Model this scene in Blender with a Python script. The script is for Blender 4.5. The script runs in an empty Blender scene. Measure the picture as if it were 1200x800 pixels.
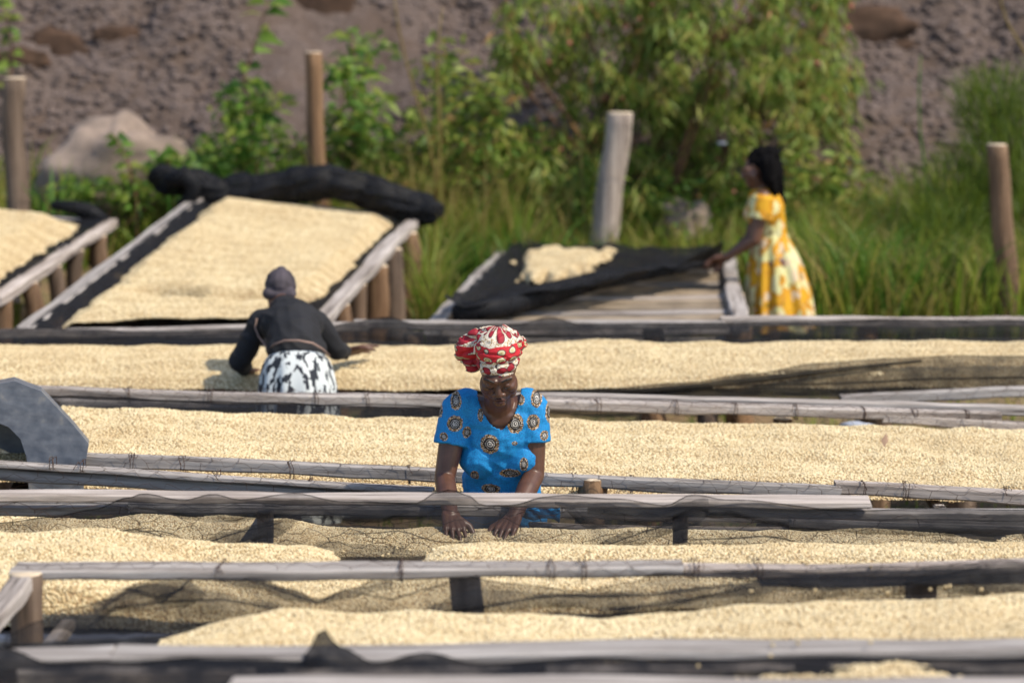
import bpy, math, random
import numpy as np
from mathutils import Vector, Matrix, noise
sc = bpy.context.scene
col = sc.collection
R = math.radians
random.seed(7); rng = np.random.default_rng(7)

# ------------------------------------------------------------------ camera, sky, sun, exposure
F = 2900.0                       # focal length in pixels of the 1200 px wide photograph
CAM = Vector((0, 0, 2.9)); PITCH = math.atan(400 / F)
cd = bpy.data.cameras.new('camera'); cam = bpy.data.objects.new('camera', cd); col.objects.link(cam)
cam.location = CAM; cam.rotation_euler = (R(90) - PITCH, 0, 0)
cd.lens = F / 1200 * 36; cd.sensor_width = 36; cd.clip_start = .1; cd.clip_end = 500
cd.dof.use_dof = True; cd.dof.focus_distance = 9.75; cd.dof.aperture_fstop = 1.6
sc.camera = cam
SUN_EL, SUN_AZ = R(50), R(119)   # azimuth clockwise from +Y (the viewing direction)
sd = Vector((math.sin(SUN_AZ) * math.cos(SUN_EL), math.cos(SUN_AZ) * math.cos(SUN_EL), math.sin(SUN_EL)))
w = bpy.data.worlds.new('World'); sc.world = w; w.use_nodes = True
sk = w.node_tree.nodes.new('ShaderNodeTexSky'); sk.sky_type = 'NISHITA'; sk.sun_disc = False
sk.sun_elevation = SUN_EL; sk.sun_rotation = SUN_AZ
bg = w.node_tree.nodes['Background']; bg.inputs[1].default_value = .15
w.node_tree.links.new(sk.outputs[0], bg.inputs[0])
sl = bpy.data.lights.new('sun', 'SUN'); sl.energy = 3.45; sl.angle = R(1.0); sl.color = (1, .89, .72)
so = bpy.data.objects.new('sun', sl); col.objects.link(so)
so.rotation_euler = (-sd).to_track_quat('-Z', 'Y').to_euler(); so.location = (6, -4, 9)
sc.view_settings.view_transform = 'Standard'; sc.view_settings.look = 'None'
sc.view_settings.exposure = 0.38; sc.view_settings.gamma = 1

# ------------------------------------------------------------------ helpers
SP, CP = math.sin(PITCH), math.cos(PITCH)
def P(px, py, Y):
    """the point at depth Y that the photograph shows at pixel px, py"""
    d = Vector((px - 600, F * CP + (400 - py) * SP, -F * SP + (400 - py) * CP))
    return CAM + d * (Y / d.y)
def sstep(a, b, x):
    t = min(1, max(0, (x - a) / (b - a))); return t * t * (3 - 2 * t)
def ground(x, y):
    z = .25 * (1 - sstep(8.8, 9.25, y)) + .065 * min(max(0, y - 10), 6.5) + .12 * max(0, y - 16.5)
    k = max(0, y - 19.0); z += .78 * k * k / (k + .6) if k else 0
    z += .04 * sstep(.6, 2.4, -x) * min(max(0, y - 14), 8)
    return z
def nz(x, y, z=0, s=1.0): return noise.noise(Vector((x * s, y * s, z * s)))

class MB:
    def __init__(s): s.v = []; s.f = []; s.m = []
    def add(s, vs, fs, mi=0):
        o = len(s.v); s.v += [Vector(v) for v in vs]; s.f += [tuple(i + o for i in f) for f in fs]; s.m += [mi] * len(fs)
    def tube(s, pts, rs, n=6, mi=0, cap=True):
        pts = [Vector(p) for p in pts]
        if not hasattr(rs, '__len__'): rs = [rs] * len(pts)
        vs = []; ref = None
        for i, p in enumerate(pts):
            t = (pts[min(i + 1, len(pts) - 1)] - pts[max(i - 1, 0)]).normalized()
            if ref is None: ref = Vector((0, 0, 1)) if abs(t.z) < .9 else Vector((1, 0, 0))
            a = t.cross(ref).normalized(); b = a.cross(t); ref = b
            for k in range(n):
                an = 2 * math.pi * k / n; vs.append(p + (a * math.cos(an) + b * math.sin(an)) * rs[i])
        fs = [(i * n + k, (i + 1) * n + k, (i + 1) * n + (k + 1) % n, i * n + (k + 1) % n) for i in range(len(pts) - 1) for k in range(n)]
        s.add(vs, fs, mi)
        if cap:
            o = len(s.v) - len(vs)
            s.f.append(tuple(o + k for k in range(n))); s.m.append(mi)
            e = len(s.v) - n; s.f.append(tuple(e + n - 1 - k for k in range(n))); s.m.append(mi)
    def ball(s, c, r, rot=None, seg=14, ring=9, mi=0):
        c = Vector(c); r = (r, r, r) if not hasattr(r, '__len__') else r
        vs = []; fs = []
        for i in range(ring + 1):
            th = math.pi * i / ring
            for k in range(seg):
                ph = 2 * math.pi * k / seg
                v = Vector((r[0] * math.sin(th) * math.cos(ph), r[1] * math.sin(th) * math.sin(ph), r[2] * math.cos(th)))
                vs.append(c + (rot @ v if rot else v))
        for i in range(ring):
            for k in range(seg):
                fs.append((i * seg + k, (i + 1) * seg + k, (i + 1) * seg + (k + 1) % seg, i * seg + (k + 1) % seg))
        s.add(vs, fs, mi)
    def cap(s, a, ra, b, rb, n=14):
        """tapered capsule"""
        a, b = Vector(a), Vector(b); t = (b - a).normalized(); pts = []; rs = []
        for th in (-80, -55, -25, 0): pts.append(a + t * ra * math.sin(R(th))); rs.append(ra * math.cos(R(th)))
        for th in (0, 25, 55, 80): pts.append(b + t * rb * math.sin(R(th))); rs.append(rb * math.cos(R(th)))
        s.tube(pts, rs, n)
    def chain(s, pts, rs, n=14):
        for i in range(len(pts) - 1): s.cap(pts[i], rs[i], pts[i + 1], rs[i + 1], n)

def mesh(name, v, f, mats, mi=None, smooth=True):
    me = bpy.data.meshes.new(name); me.from_pydata([tuple(q) for q in v], [], f)
    for m in (mats if isinstance(mats, (list, tuple)) else [mats]): me.materials.append(m)
    if mi is not None and len(me.materials) > 1: me.polygons.foreach_set('material_index', mi)
    if smooth: me.polygons.foreach_set('use_smooth', [True] * len(me.polygons))
    me.update(); return me
def tag(o, label, cat, group=None, kind=None):
    o['label'] = label; o['category'] = cat
    if group: o['group'] = group
    if kind: o['kind'] = kind
    return o
def thing(name, label, cat, loc, group=None, kind=None):
    o = bpy.data.objects.new(name, None); col.objects.link(o); o.location = loc; o.empty_display_size = .1
    return tag(o, label, cat, group, kind)
def part(name, mb, mats, root, smooth=True):
    """world-space builder -> child mesh"""
    b = Vector(root['base']) if 'base' in root else root.location
    p = root
    me = mesh(name, [v - b for v in mb.v], mb.f, mats, mb.m, smooth)
    o = bpy.data.objects.new(name, me); col.objects.link(o); o.parent = root; return o
def solo(name, mb, mats, label=None, cat=None, group=None, kind=None, smooth=True):
    vs = np.array([tuple(v) for v in mb.v]); b = Vector(((vs[:, 0].min() + vs[:, 0].max()) / 2, (vs[:, 1].min() + vs[:, 1].max()) / 2, vs[:, 2].min()))
    me = mesh(name, [v - b for v in mb.v], mb.f, mats, mb.m, smooth)
    o = bpy.data.objects.new(name, me); col.objects.link(o); o.location = b
    if label: tag(o, label, cat, group)
    if kind: o['kind'] = kind
    return o
def remesh(mb, voxel, smooth=3):
    me = mesh('tmp', mb.v, mb.f, []); o = bpy.data.objects.new('tmp', me); col.objects.link(o)
    m = o.modifiers.new('r', 'REMESH'); m.mode = 'VOXEL'; m.voxel_size = voxel
    if smooth: q = o.modifiers.new('s', 'SMOOTH'); q.factor = .5; q.iterations = smooth
    dg = bpy.context.evaluated_depsgraph_get(); e = o.evaluated_get(dg).to_mesh()
    out = MB(); out.v = [v.co.copy() for v in e.vertices]; out.f = [tuple(p.vertices) for p in e.polygons]; out.m = [0] * len(out.f)
    nn = [v.normal.copy() for v in e.vertices]
    bpy.data.objects.remove(o); bpy.data.meshes.remove(me); out.n = nn
    return out

# ------------------------------------------------------------------ materials
class NT:
    def __init__(s, name):
        s.mat = bpy.data.materials.new(name); s.mat.use_nodes = True; s.t = s.mat.node_tree
        s.bs = s.t.nodes['Principled BSDF']; s.out = s.t.nodes['Material Output']
    def n(s, typ, ins=None, **kw):
        nd = s.t.nodes.new('ShaderNode' + typ)
        for k, v in kw.items(): setattr(nd, k, v)
        for k, v in (ins or {}).items(): s.set(nd.inputs[k], v)
        return nd
    def set(s, sock, v):
        if isinstance(v, bpy.types.NodeSocket): s.t.links.new(v, sock)
        else: sock.default_value = v
    def b(s, **kw):
        for k, v in kw.items(): s.set(s.bs.inputs[k.replace('_', ' ')], v)
    def math(s, op, a, b=0, c=0, clamp=False):
        nd = s.n('Math', operation=op, use_clamp=clamp); s.set(nd.inputs[0], a); s.set(nd.inputs[1], b)
        if op in ('MULTIPLY_ADD', 'SMOOTH_MIN'): s.set(nd.inputs[2], c)
        return nd.outputs[0]
    def ramp(s, fac, stops, interp='LINEAR'):
        nd = s.n('ValToRGB'); s.set(nd.inputs[0], fac); cr = nd.color_ramp; cr.interpolation = interp
        while len(cr.elements) < len(stops): cr.elements.new(.5)
        for e, (p, c) in zip(cr.elements, stops):
            e.position = p; e.color = (*c, 1) if hasattr(c, '__len__') else (c, c, c, 1)
        return nd.outputs[0]
    def mix(s, fac, a, b, mode='MIX'):
        nd = s.n('MixRGB', blend_type=mode); s.set(nd.inputs[0], fac)
        for i, q in ((1, a), (2, b)):
            s.set(nd.inputs[i], (*q, 1) if isinstance(q, tuple) and len(q) == 3 else q)
        return nd.outputs[0]
    def obj(s, scale=(1, 1, 1), which='Object'):
        tc = s.n('TexCoord'); m = s.n('Mapping', {0: tc.outputs[which]}); m.inputs['Scale'].default_value = scale; return m.outputs[0]
    def noise(s, vec, scale, detail=3, rough=.55, out=0):
        nd = s.n('TexNoise', {'Scale': scale, 'Detail': detail, 'Roughness': rough})
        if vec is not None: s.set(nd.inputs['Vector'], vec)
        return nd.outputs[out]
    def bump(s, h, strength=.5, dist=.01):
        nd = s.n('Bump', {'Strength': strength, 'Distance': dist, 'Height': h}); s.set(s.bs.inputs['Normal'], nd.outputs[0])

def wood(name, dark, mid, light, axis=0, sat=.65):
    m = NT(name); sc_ = [28, 28, 28]; sc_[axis] = 1.4; v = m.obj(tuple(sc_))
    oi = m.n('ObjectInfo'); off = m.n('VectorMath', operation='ADD'); m.set(off.inputs[0], v)
    cx = m.n('CombineXYZ', {0: m.math('MULTIPLY', oi.outputs['Random'], 37), 1: m.math('MULTIPLY', oi.outputs['Random'], 91)}); m.set(off.inputs[1], cx.outputs[0])
    g = m.noise(off.outputs[0], 1.0, 6, .65); big = m.noise(m.obj((1, 1, 1)), 5, 3)
    c = m.ramp(g, [(.33, dark), (.46, mid), (.62, light)])
    c = m.mix(m.ramp(big, [(.42, 0), (.65, .4)]), c, mid)
    hsv = m.n('HueSaturation', {'Color': c, 'Value': m.math('MULTIPLY_ADD', oi.outputs['Random'], .35, .8), 'Saturation': m.math('MULTIPLY_ADD', oi.outputs['Random'], .5, sat)})
    m.b(Base_Color=hsv.outputs[0], Roughness=.85); m.bump(g, .9, .008); return m.mat
M = {}
M['wood'] = wood('weathered_wood', (.08, .06, .05), (.33, .285, .255), (.55, .495, .46))
M['bark'] = wood('log_wood', (.05, .034, .024), (.14, .094, .066), (.25, .18, .13), 2, .95)
M['greylog'] = wood('grey_log', (.11, .085, .07), (.3, .25, .22), (.5, .43, .37), 2, .9)
def simple(name, c, rough=.8, nscale=8, var=.35, bump=0):
    m = NT(name); n_ = m.noise(m.obj(), nscale, 4)
    m.b(Base_Color=m.ramp(n_, [(.3, tuple(x * (1 - var) for x in c)), (.7, tuple(min(1, x * (1 + var)) for x in c))]), Roughness=rough)
    if bump: m.bump(n_, bump, .02)
    return m.mat
M['slat'] = simple('tan_slat', (.3, .235, .165), .85, 6, .4); M['cut'] = simple('cut_wood', (.58, .47, .34), .8, 20)
M['wire'] = simple('rusty_wire', (.06, .03, .02), .7, 30)
def netmat(name, opac, c=(.010, .0105, .013)):
    m = NT(name); v = m.obj()
    fold = m.ramp(m.noise(m.obj((1, 1, 1.8)), 7, 4, .6), [(.32, 0), (.68, 1)]); weave = m.n('TexWave', {'Vector': v, 'Scale': 60, 'Distortion': 1.5, 'Detail': 1}).outputs['Fac']
    o = m.math('ADD', m.math('MULTIPLY_ADD', fold, .34, opac - .17), m.math('MULTIPLY_ADD', weave, .12, -.06), clamp=True)
    m.b(Base_Color=(*c, 1), Roughness=.6, Alpha=o); m.bs.inputs['Specular IOR Level'].default_value = .15
    return m.mat
M['net'] = netmat('shade_net', .5); M['nets'] = netmat('sheer_shade_net', .5); M['netd'] = netmat('shade_net_dense', .9); M['hem'] = netmat('net_hem', .74)
M['netb'] = netmat('shade_net_brown', .62, (.02, .017, .013))
m = NT('coffee_bean'); oi = m.n('ObjectInfo')
c = m.ramp(oi.outputs['Random'], [(0, (.33, .23, .12)), (.08, (.53, .405, .22)), (.45, (.7, .575, .335)), (1, (.84, .73, .49))])
gp = m.n('NewGeometry').outputs['Position']; c = m.mix(m.ramp(m.noise(gp, 2.3, 4, .6), [(.36, .0), (.7, .45)]), c, (.5, .365, .19)); m.b(Base_Color=c, Roughness=.55); M['bean'] = m.mat
m = NT('bean_mass'); v = m.obj(); vo = m.n('TexVoronoi', {'Vector': v, 'Scale': 95}); 
m.b(Base_Color=m.ramp(vo.outputs['Distance'], [(0, (.56, .43, .25)), (.6, (.34, .235, .12))]), Roughness=.75); m.bump(vo.outputs['Distance'], -.6, .006); M['beanmass'] = m.mat

# ------------------------------------------------------------------ ground and hillside
def soil():
    m = NT('soil'); geo = m.n('NewGeometry'); sx = m.n('SeparateXYZ', {0: geo.outputs['Position']})
    v = m.obj()
    rub = m.n('TexVoronoi', {'Vector': v, 'Scale': 7, 'Randomness': 1}); n1 = m.noise(v, 3, 5); n2 = m.noise(v, 22, 4, .7)
    hill = m.mix(m.ramp(n2, [(.35, 0), (.65, 1)]), (.075, .053, .043), (.165, .125, .11))
    hill = m.mix(m.ramp(n1, [(.45, 0), (.62, .75)]), hill, (.1, .066, .048))
    flat = m.mix(m.ramp(n1, [(.4, 0), (.6, 1)]), (.2, .13, .07), (.07, .085, .025))
    fl2 = m.mix(m.ramp(n2, [(.45, 0), (.6, 1)]), flat, (.27, .19, .1))
    c = m.mix(m.ramp(m.math('ADD', m.math('MULTIPLY_ADD', sx.outputs[1], .5, -9.4), m.math('MULTIPLY_ADD', n1, .8, -.4)), [(0, 0), (.5, 1)]), fl2, hill)
    m.b(Base_Color=c, Roughness=.95)
    m.bump(m.math('ADD', n2, m.math('MULTIPLY', rub.outputs['Distance'], .6)), .7, .04); return m.mat
M['soil'] = soil()
mb = MB(); xs = np.concatenate([np.linspace(-60, -7, 18), np.linspace(-6.8, 6.8, 150), np.linspace(7, 60, 18)])
ys = np.concatenate([np.linspace(-60, 4, 12), np.linspace(4.5, 15, 60), np.linspace(15.1, 24, 130), np.linspace(25, 120, 30)])
for y in ys:
    for x in xs:
        z = ground(x, min(y, 60)) if y > 0 else .25
        h = sstep(18.6, 20, y) * (1 - sstep(24, 30, y))
        z += h * (.3 * nz(x, y, 0, 1.1) + .12 * nz(x, y, 3, 3) + .06 * nz(x, y, 9, 7)) + .03 * nz(x, y, 1, 2.5)
        mb.v.append(Vector((x, y, z)))
nx = len(xs)
mb.f = [(j * nx + i, j * nx + i + 1, (j + 1) * nx + i + 1, (j + 1) * nx + i) for j in range(len(ys) - 1) for i in range(nx - 1)]; mb.m = [0] * len(mb.f)
gobj = bpy.data.objects.new('ground', mesh('ground', mb.v, mb.f, M['soil'])); col.objects.link(gobj); gobj['kind'] = 'structure'
def gz(x, y):
    h = sstep(18.6, 20, y)
    return ground(x, y) + h * (.3 * nz(x, y, 0, 1.1) + .12 * nz(x, y, 3, 3) + .06 * nz(x, y, 9, 7)) + .03 * nz(x, y, 1, 2.5)

# instancing by geometry nodes (uncountable stuff only)
def scatter(obj, material, size, density, smin, smax, keep_base=True, seed=1, tilt=6.28, lump=0.0):
    ng = bpy.data.node_groups.new('scatter', 'GeometryNodeTree')
    ng.interface.new_socket('Geometry', in_out='INPUT', socket_type='NodeSocketGeometry')
    ng.interface.new_socket('Geometry', in_out='OUTPUT', socket_type='NodeSocketGeometry')
    N = ng.nodes; L = ng.links
    gi = N.new('NodeGroupInput'); go = N.new('NodeGroupOutput')
    dp = N.new('GeometryNodeDistributePointsOnFaces'); dp.inputs['Density'].default_value = density; dp.inputs['Seed'].default_value = seed
    L.new(gi.outputs[0], dp.inputs[0])
    ic = N.new('GeometryNodeMeshIcoSphere'); ic.inputs['Radius'].default_value = 1; ic.inputs['Subdivisions'].default_value = 3 if lump else 2
    last = ic.outputs['Mesh']
    if lump:
        pos = N.new('GeometryNodeInputPosition'); tx = N.new('ShaderNodeTexNoise'); tx.inputs['Scale'].default_value = 1.3; tx.inputs['Detail'].default_value = 3
        L.new(pos.outputs[0], tx.inputs['Vector'])
        mt = N.new('ShaderNodeMath'); mt.operation = 'MULTIPLY_ADD'; mt.inputs[1].default_value = 2 * lump; mt.inputs[2].default_value = -lump; L.new(tx.outputs[0], mt.inputs[0])
        vm = N.new('ShaderNodeVectorMath'); vm.operation = 'SCALE'; L.new(pos.outputs[0], vm.inputs[0]); L.new(mt.outputs[0], vm.inputs['Scale'])
        sp = N.new('GeometryNodeSetPosition'); L.new(last, sp.inputs[0]); L.new(vm.outputs[0], sp.inputs['Offset']); last = sp.outputs[0]
    tf = N.new('GeometryNodeTransform'); L.new(last, tf.inputs[0]); tf.inputs['Scale'].default_value = size
    ss = N.new('GeometryNodeSetShadeSmooth'); L.new(tf.outputs[0], ss.inputs[0])
    sm = N.new('GeometryNodeSetMaterial'); L.new(ss.outputs[0], sm.inputs[0]); sm.inputs['Material'].default_value = material
    ip = N.new('GeometryNodeInstanceOnPoints'); L.new(dp.outputs[0], ip.inputs['Points']); L.new(sm.outputs[0], ip.inputs['Instance'])
    rv = N.new('FunctionNodeRandomValue'); rv.data_type = 'FLOAT_VECTOR'; rv.inputs[0].default_value = (-tilt / 2, -tilt / 2, -3.14); rv.inputs[1].default_value = (tilt / 2, tilt / 2, 3.14)
    L.new(rv.outputs[0], ip.inputs['Rotation'])
    rs = N.new('FunctionNodeRandomValue'); rs.data_type = 'FLOAT'; rs.inputs[2].default_value = smin; rs.inputs[3].default_value = smax
    rs.inputs['Seed'].default_value = 5; L.new(rs.outputs[1], ip.inputs['Scale'])
    if keep_base:
        j = N.new('GeometryNodeJoinGeometry'); L.new(ip.outputs[0], j.inputs[0]); L.new(gi.outputs[0], j.inputs[0]); L.new(j.outputs[0], go.inputs[0])
    else: L.new(ip.outputs[0], go.inputs[0])
    md = obj.modifiers.new('scatter', 'NODES'); md.node_group = ng
def rock_mb(seed, r, sx=1, sy=1, sz=1, amp=.35, seg=16, ring=10):
    b = MB(); b.ball((0, 0, 0), 1, None, seg, ring)
    for v in b.v:
        d = v.normalized(); k = 1 + amp * nz(d.x * 1.6 + seed, d.y * 1.6, d.z * 1.6) + amp * .45 * nz(d.x * 4 + seed, d.y * 4, d.z * 4)
        v.x, v.y, v.z = d.x * r * sx * k, d.y * r * sy * k, d.z * r * sz * k
    return b
M['rock'] = simple('rubble_stone', (.14, .106, .094), .95, 5, .45, .3)
M['boulder'] = simple('boulder_stone', (.24, .185, .15), .9, 4, .45, .8)
M['darkearth_hollow'] = simple('dark_earth_and_hollow', (.075, .042, .026), .95, 6, .5, .8)  # brown soil, also the painted dark of the slope hollow

# loose rubble on the slope
mb = MB(); ry = np.linspace(18.9, 23.6, 40); rx = np.linspace(-6.5, 6.5, 90)
for y in ry:
    for x in rx: mb.v.append(Vector((x, y, gz(x, y))))
mb.f = [(j * 90 + i, j * 90 + i + 1, (j + 1) * 90 + i + 1, (j + 1) * 90 + i) for j in range(39) for i in range(89)
        if nz(rx[i], ry[j], 5, .9) > -.33]; mb.m = [0] * len(mb.f)
ro = solo('rubble', mb, M['rock'], 'grey brown clods and stones covering the bare slope', 'rubble', kind='stuff')
scatter(ro, M['rock'], (.036, .03, .02), 240, .2, 1.45, False, 3, 1.2, .5)

# ------------------------------------------------------------------ timber helpers
def board(root, a, b, w=.085, t=.042, seed=0, mat='wood', sag=.006, name='rail'):
    """a weathered board whose top centre line runs a -> b"""
    rr = random.Random(seed); L = (b - a).length; n = max(3, int(L / .07)); mb = MB()
    for i in range(n + 1):
        s = i / n; x = L * s
        dz = -sag * 4 * s * (1 - s) + .009 * nz(x, seed * 3.1, 0, 1.1) + .003 * nz(x, seed * 3.1, 3, 5); dy = .014 * nz(x, seed * 3.1, 7, .9) + .004 * nz(x, seed, 8, 6)
        ww = w / 2 * (1 + .2 * nz(x, seed, 2, 2.5)); tt = t * (1 + .22 * nz(x, seed, 4, 3)); c = min(.008, t * .2)
        tw = .1 * nz(x, seed, 6, .6)
        for (y, z) in ((-ww + c, 0), (ww - c, 0), (ww, -c), (ww, -tt + c), (ww - c, -tt), (-ww + c, -tt), (-ww, -tt + c), (-ww, -c)):
            mb.v.append(Vector((x + (rr.uniform(-.006, .006) if i in (0, n) else 0), y + dy, z + dz + tw * y)))
    mb.f = [(i * 8 + k, (i + 1) * 8 + k, (i + 1) * 8 + (k + 1) % 8, i * 8 + (k + 1) % 8) for i in range(n) for k in range(8)]
    mb.f += [tuple(range(7, -1, -1))[::-1], tuple(n * 8 + k for k in range(7, -1, -1))]; mb.m = [0] * len(mb.f)
    o = bpy.data.objects.new(name, mesh(name, mb.v, mb.f, M[mat], smooth=False)); col.objects.link(o)
    X = (b - a).normalized(); Z = Vector((0, 0, 1)); Yv = Z.cross(X).normalized(); Z = X.cross(Yv)
    mt = Matrix((X, Yv, Z)).transposed().to_4x4(); mt.translation = a - root.location
    o.parent = root; o.matrix_local = mt; return o
def log(root, top, h, r, seed=0, lean=(0, 0), mat='bark', name='post', taper=.12, cutcol='cut'):
    """round log standing under `top`; h long"""
    mb = MB(); n = 14; m = 16; pts = []
    for i in range(m + 1):
        s = i / m
        for k in range(n):
            an = 2 * math.pi * k / n; rad = r * (1 + taper * (1 - s)) * (1 + .15 * nz(math.cos(an) + seed, math.sin(an), s * 3) + .07 * nz(math.cos(an) * 2 + seed, math.sin(an) * 2, s * 9))
            mb.v.append(Vector((rad * math.cos(an) - lean[0] * (1 - s) + .7 * r * nz(s * 2, seed, 0), rad * math.sin(an) - lean[1] * (1 - s), h * s)))
    mb.f = [(i * n + k, i * n + (k + 1) % n, (i + 1) * n + (k + 1) % n, (i + 1) * n + k) for i in range(m) for k in range(n)]; mb.m = [0] * len(mb.f)
    top_i = m * n; o0 = len(mb.v)
    for k in range(n): v = mb.v[top_i + k]; c = Vector((0, 0, h)); mb.v.append(c + (v - c) * .86 + Vector((0, 0, r * .1)))
    mb.f += [(top_i + k, top_i + (k + 1) % n, o0 + (k + 1) % n, o0 + k) for k in range(n)] + [tuple(o0 + k for k in range(n))]; mb.m += [1] * (n + 1)
    me = mesh(name, mb.v, mb.f, [M[mat], M[cutcol]], mb.m); o = bpy.data.objects.new(name, me); col.objects.link(o)
    loc = top - Vector((0, 0, h))
    if root: o.parent = root; o.location = loc - root.location
    else: o.location = loc
    return o
def wire(root, rows, cell=.055, r=.0008, seed=0, name='wire_netting'):
    """hexagonal wire netting over a sheet: rows(u) -> profile points at distance u along the rail"""
    L, prof = rows; mb = MB(); nv = None; n = int(L / (cell / 2))
    grid = [prof(L * i / n) for i in range(n + 1)]; K = len(grid[0])
    for k in range(K):
        pts = []
        for i in range(n + 1):
            ph = (i + 2 * (k % 2)) % 4; q = Vector(grid[i][k])
            d = (Vector(grid[i][min(k + 1, K - 1)]) - Vector(grid[i][max(k - 1, 0)])) * .5
            pts.append(q + d * (.27 if ph in (0, 1) else -.27) + Vector((rng.uniform(-.012, .012), rng.uniform(-.004, .004), rng.uniform(-.009, .009))))
        mb.tube(pts, r, 3, cap=False)
        if k < K - 1:
            for i in range(0, n + 1):
                if (i + 2 * (k % 2)) % 4 == 0 and rng.random() < .6:
                    a = pts[i]; q = Vector(grid[i][k + 1]); d = (Vector(grid[i][min(k + 2, K - 1)]) - Vector(grid[i][k])) * .5
                    mb.tube([a, q - d * .27], r * 1.6, 3, cap=False)
    o = part(name, mb, M['wire'], root); o['kind'] = 'stuff'; return o
def interp(cols, x):
    """smooth interpolation of control columns sorted by their first value"""
    if x <= cols[0][0]: return cols[0]
    for a, b in zip(cols, cols[1:]):
        if x <= b[0]:
            t = (x - a[0]) / (b[0] - a[0]); t = t * t * (3 - 2 * t)
            return [p + (q - p) * t for p, q in zip(a, b)]
    return cols[-1]
def net(name, label, cols, nv=14, amp=.018, seed=0, mat='net', tray=None, step=9, hem=True, freq=5, belly=.02, group=None, extra=None, swags=None):
    """black shade net hanging between two edges; cols = (px, top y, top depth, bottom y, bottom depth)"""
    x0, x1 = cols[0][0], cols[-1][0]; n = int((x1 - x0) / step); mb = MB(); rows = nv + 1 + (3 if tray else 0)
    for i in range(n + 1):
        px = x0 + (x1 - x0) * i / n; c = interp(cols, px)
        a = P(px, c[1], c[2]); b = P(px, c[3], c[4])
        for j in range(nv + 1):
            s = j / nv; q = a.lerp(b, s); f = math.sin(math.pi * s)
            q = q + Vector((0, -belly * f, 0)) + Vector((0, 1, .35)) * (amp * (.25 + f) * (nz(q.x, q.z * 2.2, seed, freq) + .5 * nz(q.x, q.z * 3, seed + 5, freq * 2.3)))
            mb.v.append(q)
        if tray:
            for s in (.05, .5, 1):
                mb.v.append(Vector((b.x, b.y + (tray[0] - b.y) * s, b.z - .02 + (tray[1] - b.z + .02) * s)))
    mb.f = [(i * rows + j, (i + 1) * rows + j, (i + 1) * rows + j + 1, i * rows + j + 1) for i in range(n) for j in range(rows - 1)]
    mb.m = [1 if j >= nv else 0 for i in range(n) for j in range(rows - 1)]
    if hem: mb.tube([mb.v[i * rows] + Vector((0, -.003, .002)) for i in range(n + 1)], .0022, 4, 0)
    for pl, r_ in (extra or []):
        pts = []
        for k in range(len(pl) * 8 - 7):
            q = interp([(i_,) + tuple(p_) for i_, p_ in enumerate(pl)], k / 8); pts.append(P(q[1], q[2], q[3]) + Vector((0, 0, .004 * nz(k, seed, 0, .6))))
        rs = [.55 * r_ * (.35 + .65 * math.sin(math.pi * (i_ + .3) / (len(pts) - .4))) for i_ in range(len(pts))]
        mb.tube(pts, rs, 6, 0)
    for k_, sw in enumerate(swags or []):
        m_ = int((sw[-1][0] - sw[0][0]) / 7); o_ = len(mb.v)
        for i in range(m_ + 1):
            px = sw[0][0] + (sw[-1][0] - sw[0][0]) * i / m_; c = interp([q if len(q) == 4 else q + (sw[0][3],) for q in sw], px)
            a = P(px, c[1] + 2 * nz(px, k_, 0, .08), c[3]); b = P(px, c[2] + 3 * nz(px, k_, 5, .06), c[3] - .03)
            for j in range(9):
                q = a.lerp(b, j / 8); mb.v.append(q + Vector((0, -.02 * math.sin(math.pi * j / 8) + .022 * nz(q.x, q.z * 2.5, seed + k_, 9), 0)))
        mb.f += [(o_ + i * 9 + j, o_ + (i + 1) * 9 + j, o_ + (i + 1) * 9 + j + 1, o_ + i * 9 + j + 1) for i in range(m_) for j in range(8)]; mb.m += [0] * (m_ * 8)
    return solo(name, mb, [M[mat], M['netd'], M['hem']], label, 'net', group)
def heap(name, label, quad, th, dens=15000, nu=150, nv=40, seed=1, size=(.0068, .0051, .0042)):
    """coffee beans spread over a tray: quad = near-left, near-right, far-left, far-right tray corners; th(x, v, s) = thickness"""
    a, b, c, d = quad; mb = MB(); T = []
    for j in range(nv + 1):
        v = j / nv
        for i in range(nu + 1):
            u = i / nu; q = a.lerp(b, u).lerp(c.lerp(d, u), v); t = th(q.x, v, u)
            T.append(t); mb.v.append(q + Vector((0, 0, max(t, -.004) + .004 * nz(q.x, q.y, seed, 14) + .013 * nz(q.x, q.y * 1.6, seed, 5) + .004 * math.sin(q.y * 34 + 3 * nz(q.x, q.y, seed, 1.3)))))
    k = nu + 1
    for j in range(nv):
        for i in range(nu):
            f = (j * k + i, j * k + i + 1, (j + 1) * k + i + 1, (j + 1) * k + i)
            if sum(T[q] for q in f) > .004: mb.f.append(f); mb.m.append(0)
    o = solo(name, mb, M['beanmass'], label, 'coffee beans', kind='stuff')
    scatter(o, M['bean'], size, dens, .75, 1.2, True, seed, 1.6)
    return o
def bed(label, base, group='raised drying beds'):
    return thing('drying_bed', label, 'drying bed', base, group)
V = Vector

# ------------------------------------------------------------------ drying beds, front to back
def wprof(a, b, offs):
    L = (b - a).length; X = (b - a).normalized()
    return (L, lambda u: [a + X * u + V((0, dy, dz + .004 * nz(u, dz, 0, 5))) for dy, dz in offs])
def legs(root, a, b, ts, r=.045, inset=0, drop=.05, seed=0, mat='bark'):
    for i, t in enumerate(ts):
        p = a.lerp(b, t) + V((0, inset, -drop)); log(root, p, p.z - gz(p.x, p.y) + .06, r * random.uniform(.85, 1.15), seed + i, (random.uniform(-.02, .02), 0), mat)
HANGN = [(-.012, .005), (-.05, -.01), (-.05, -.055), (-.035, -.09), (0, -.135), (.06, -.17)]
HANGF = [(.01, .005), (-.04, .005), (-.055, -.022), (-.055, -.065), (-.075, -.1), (-.1, -.15)]

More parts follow.
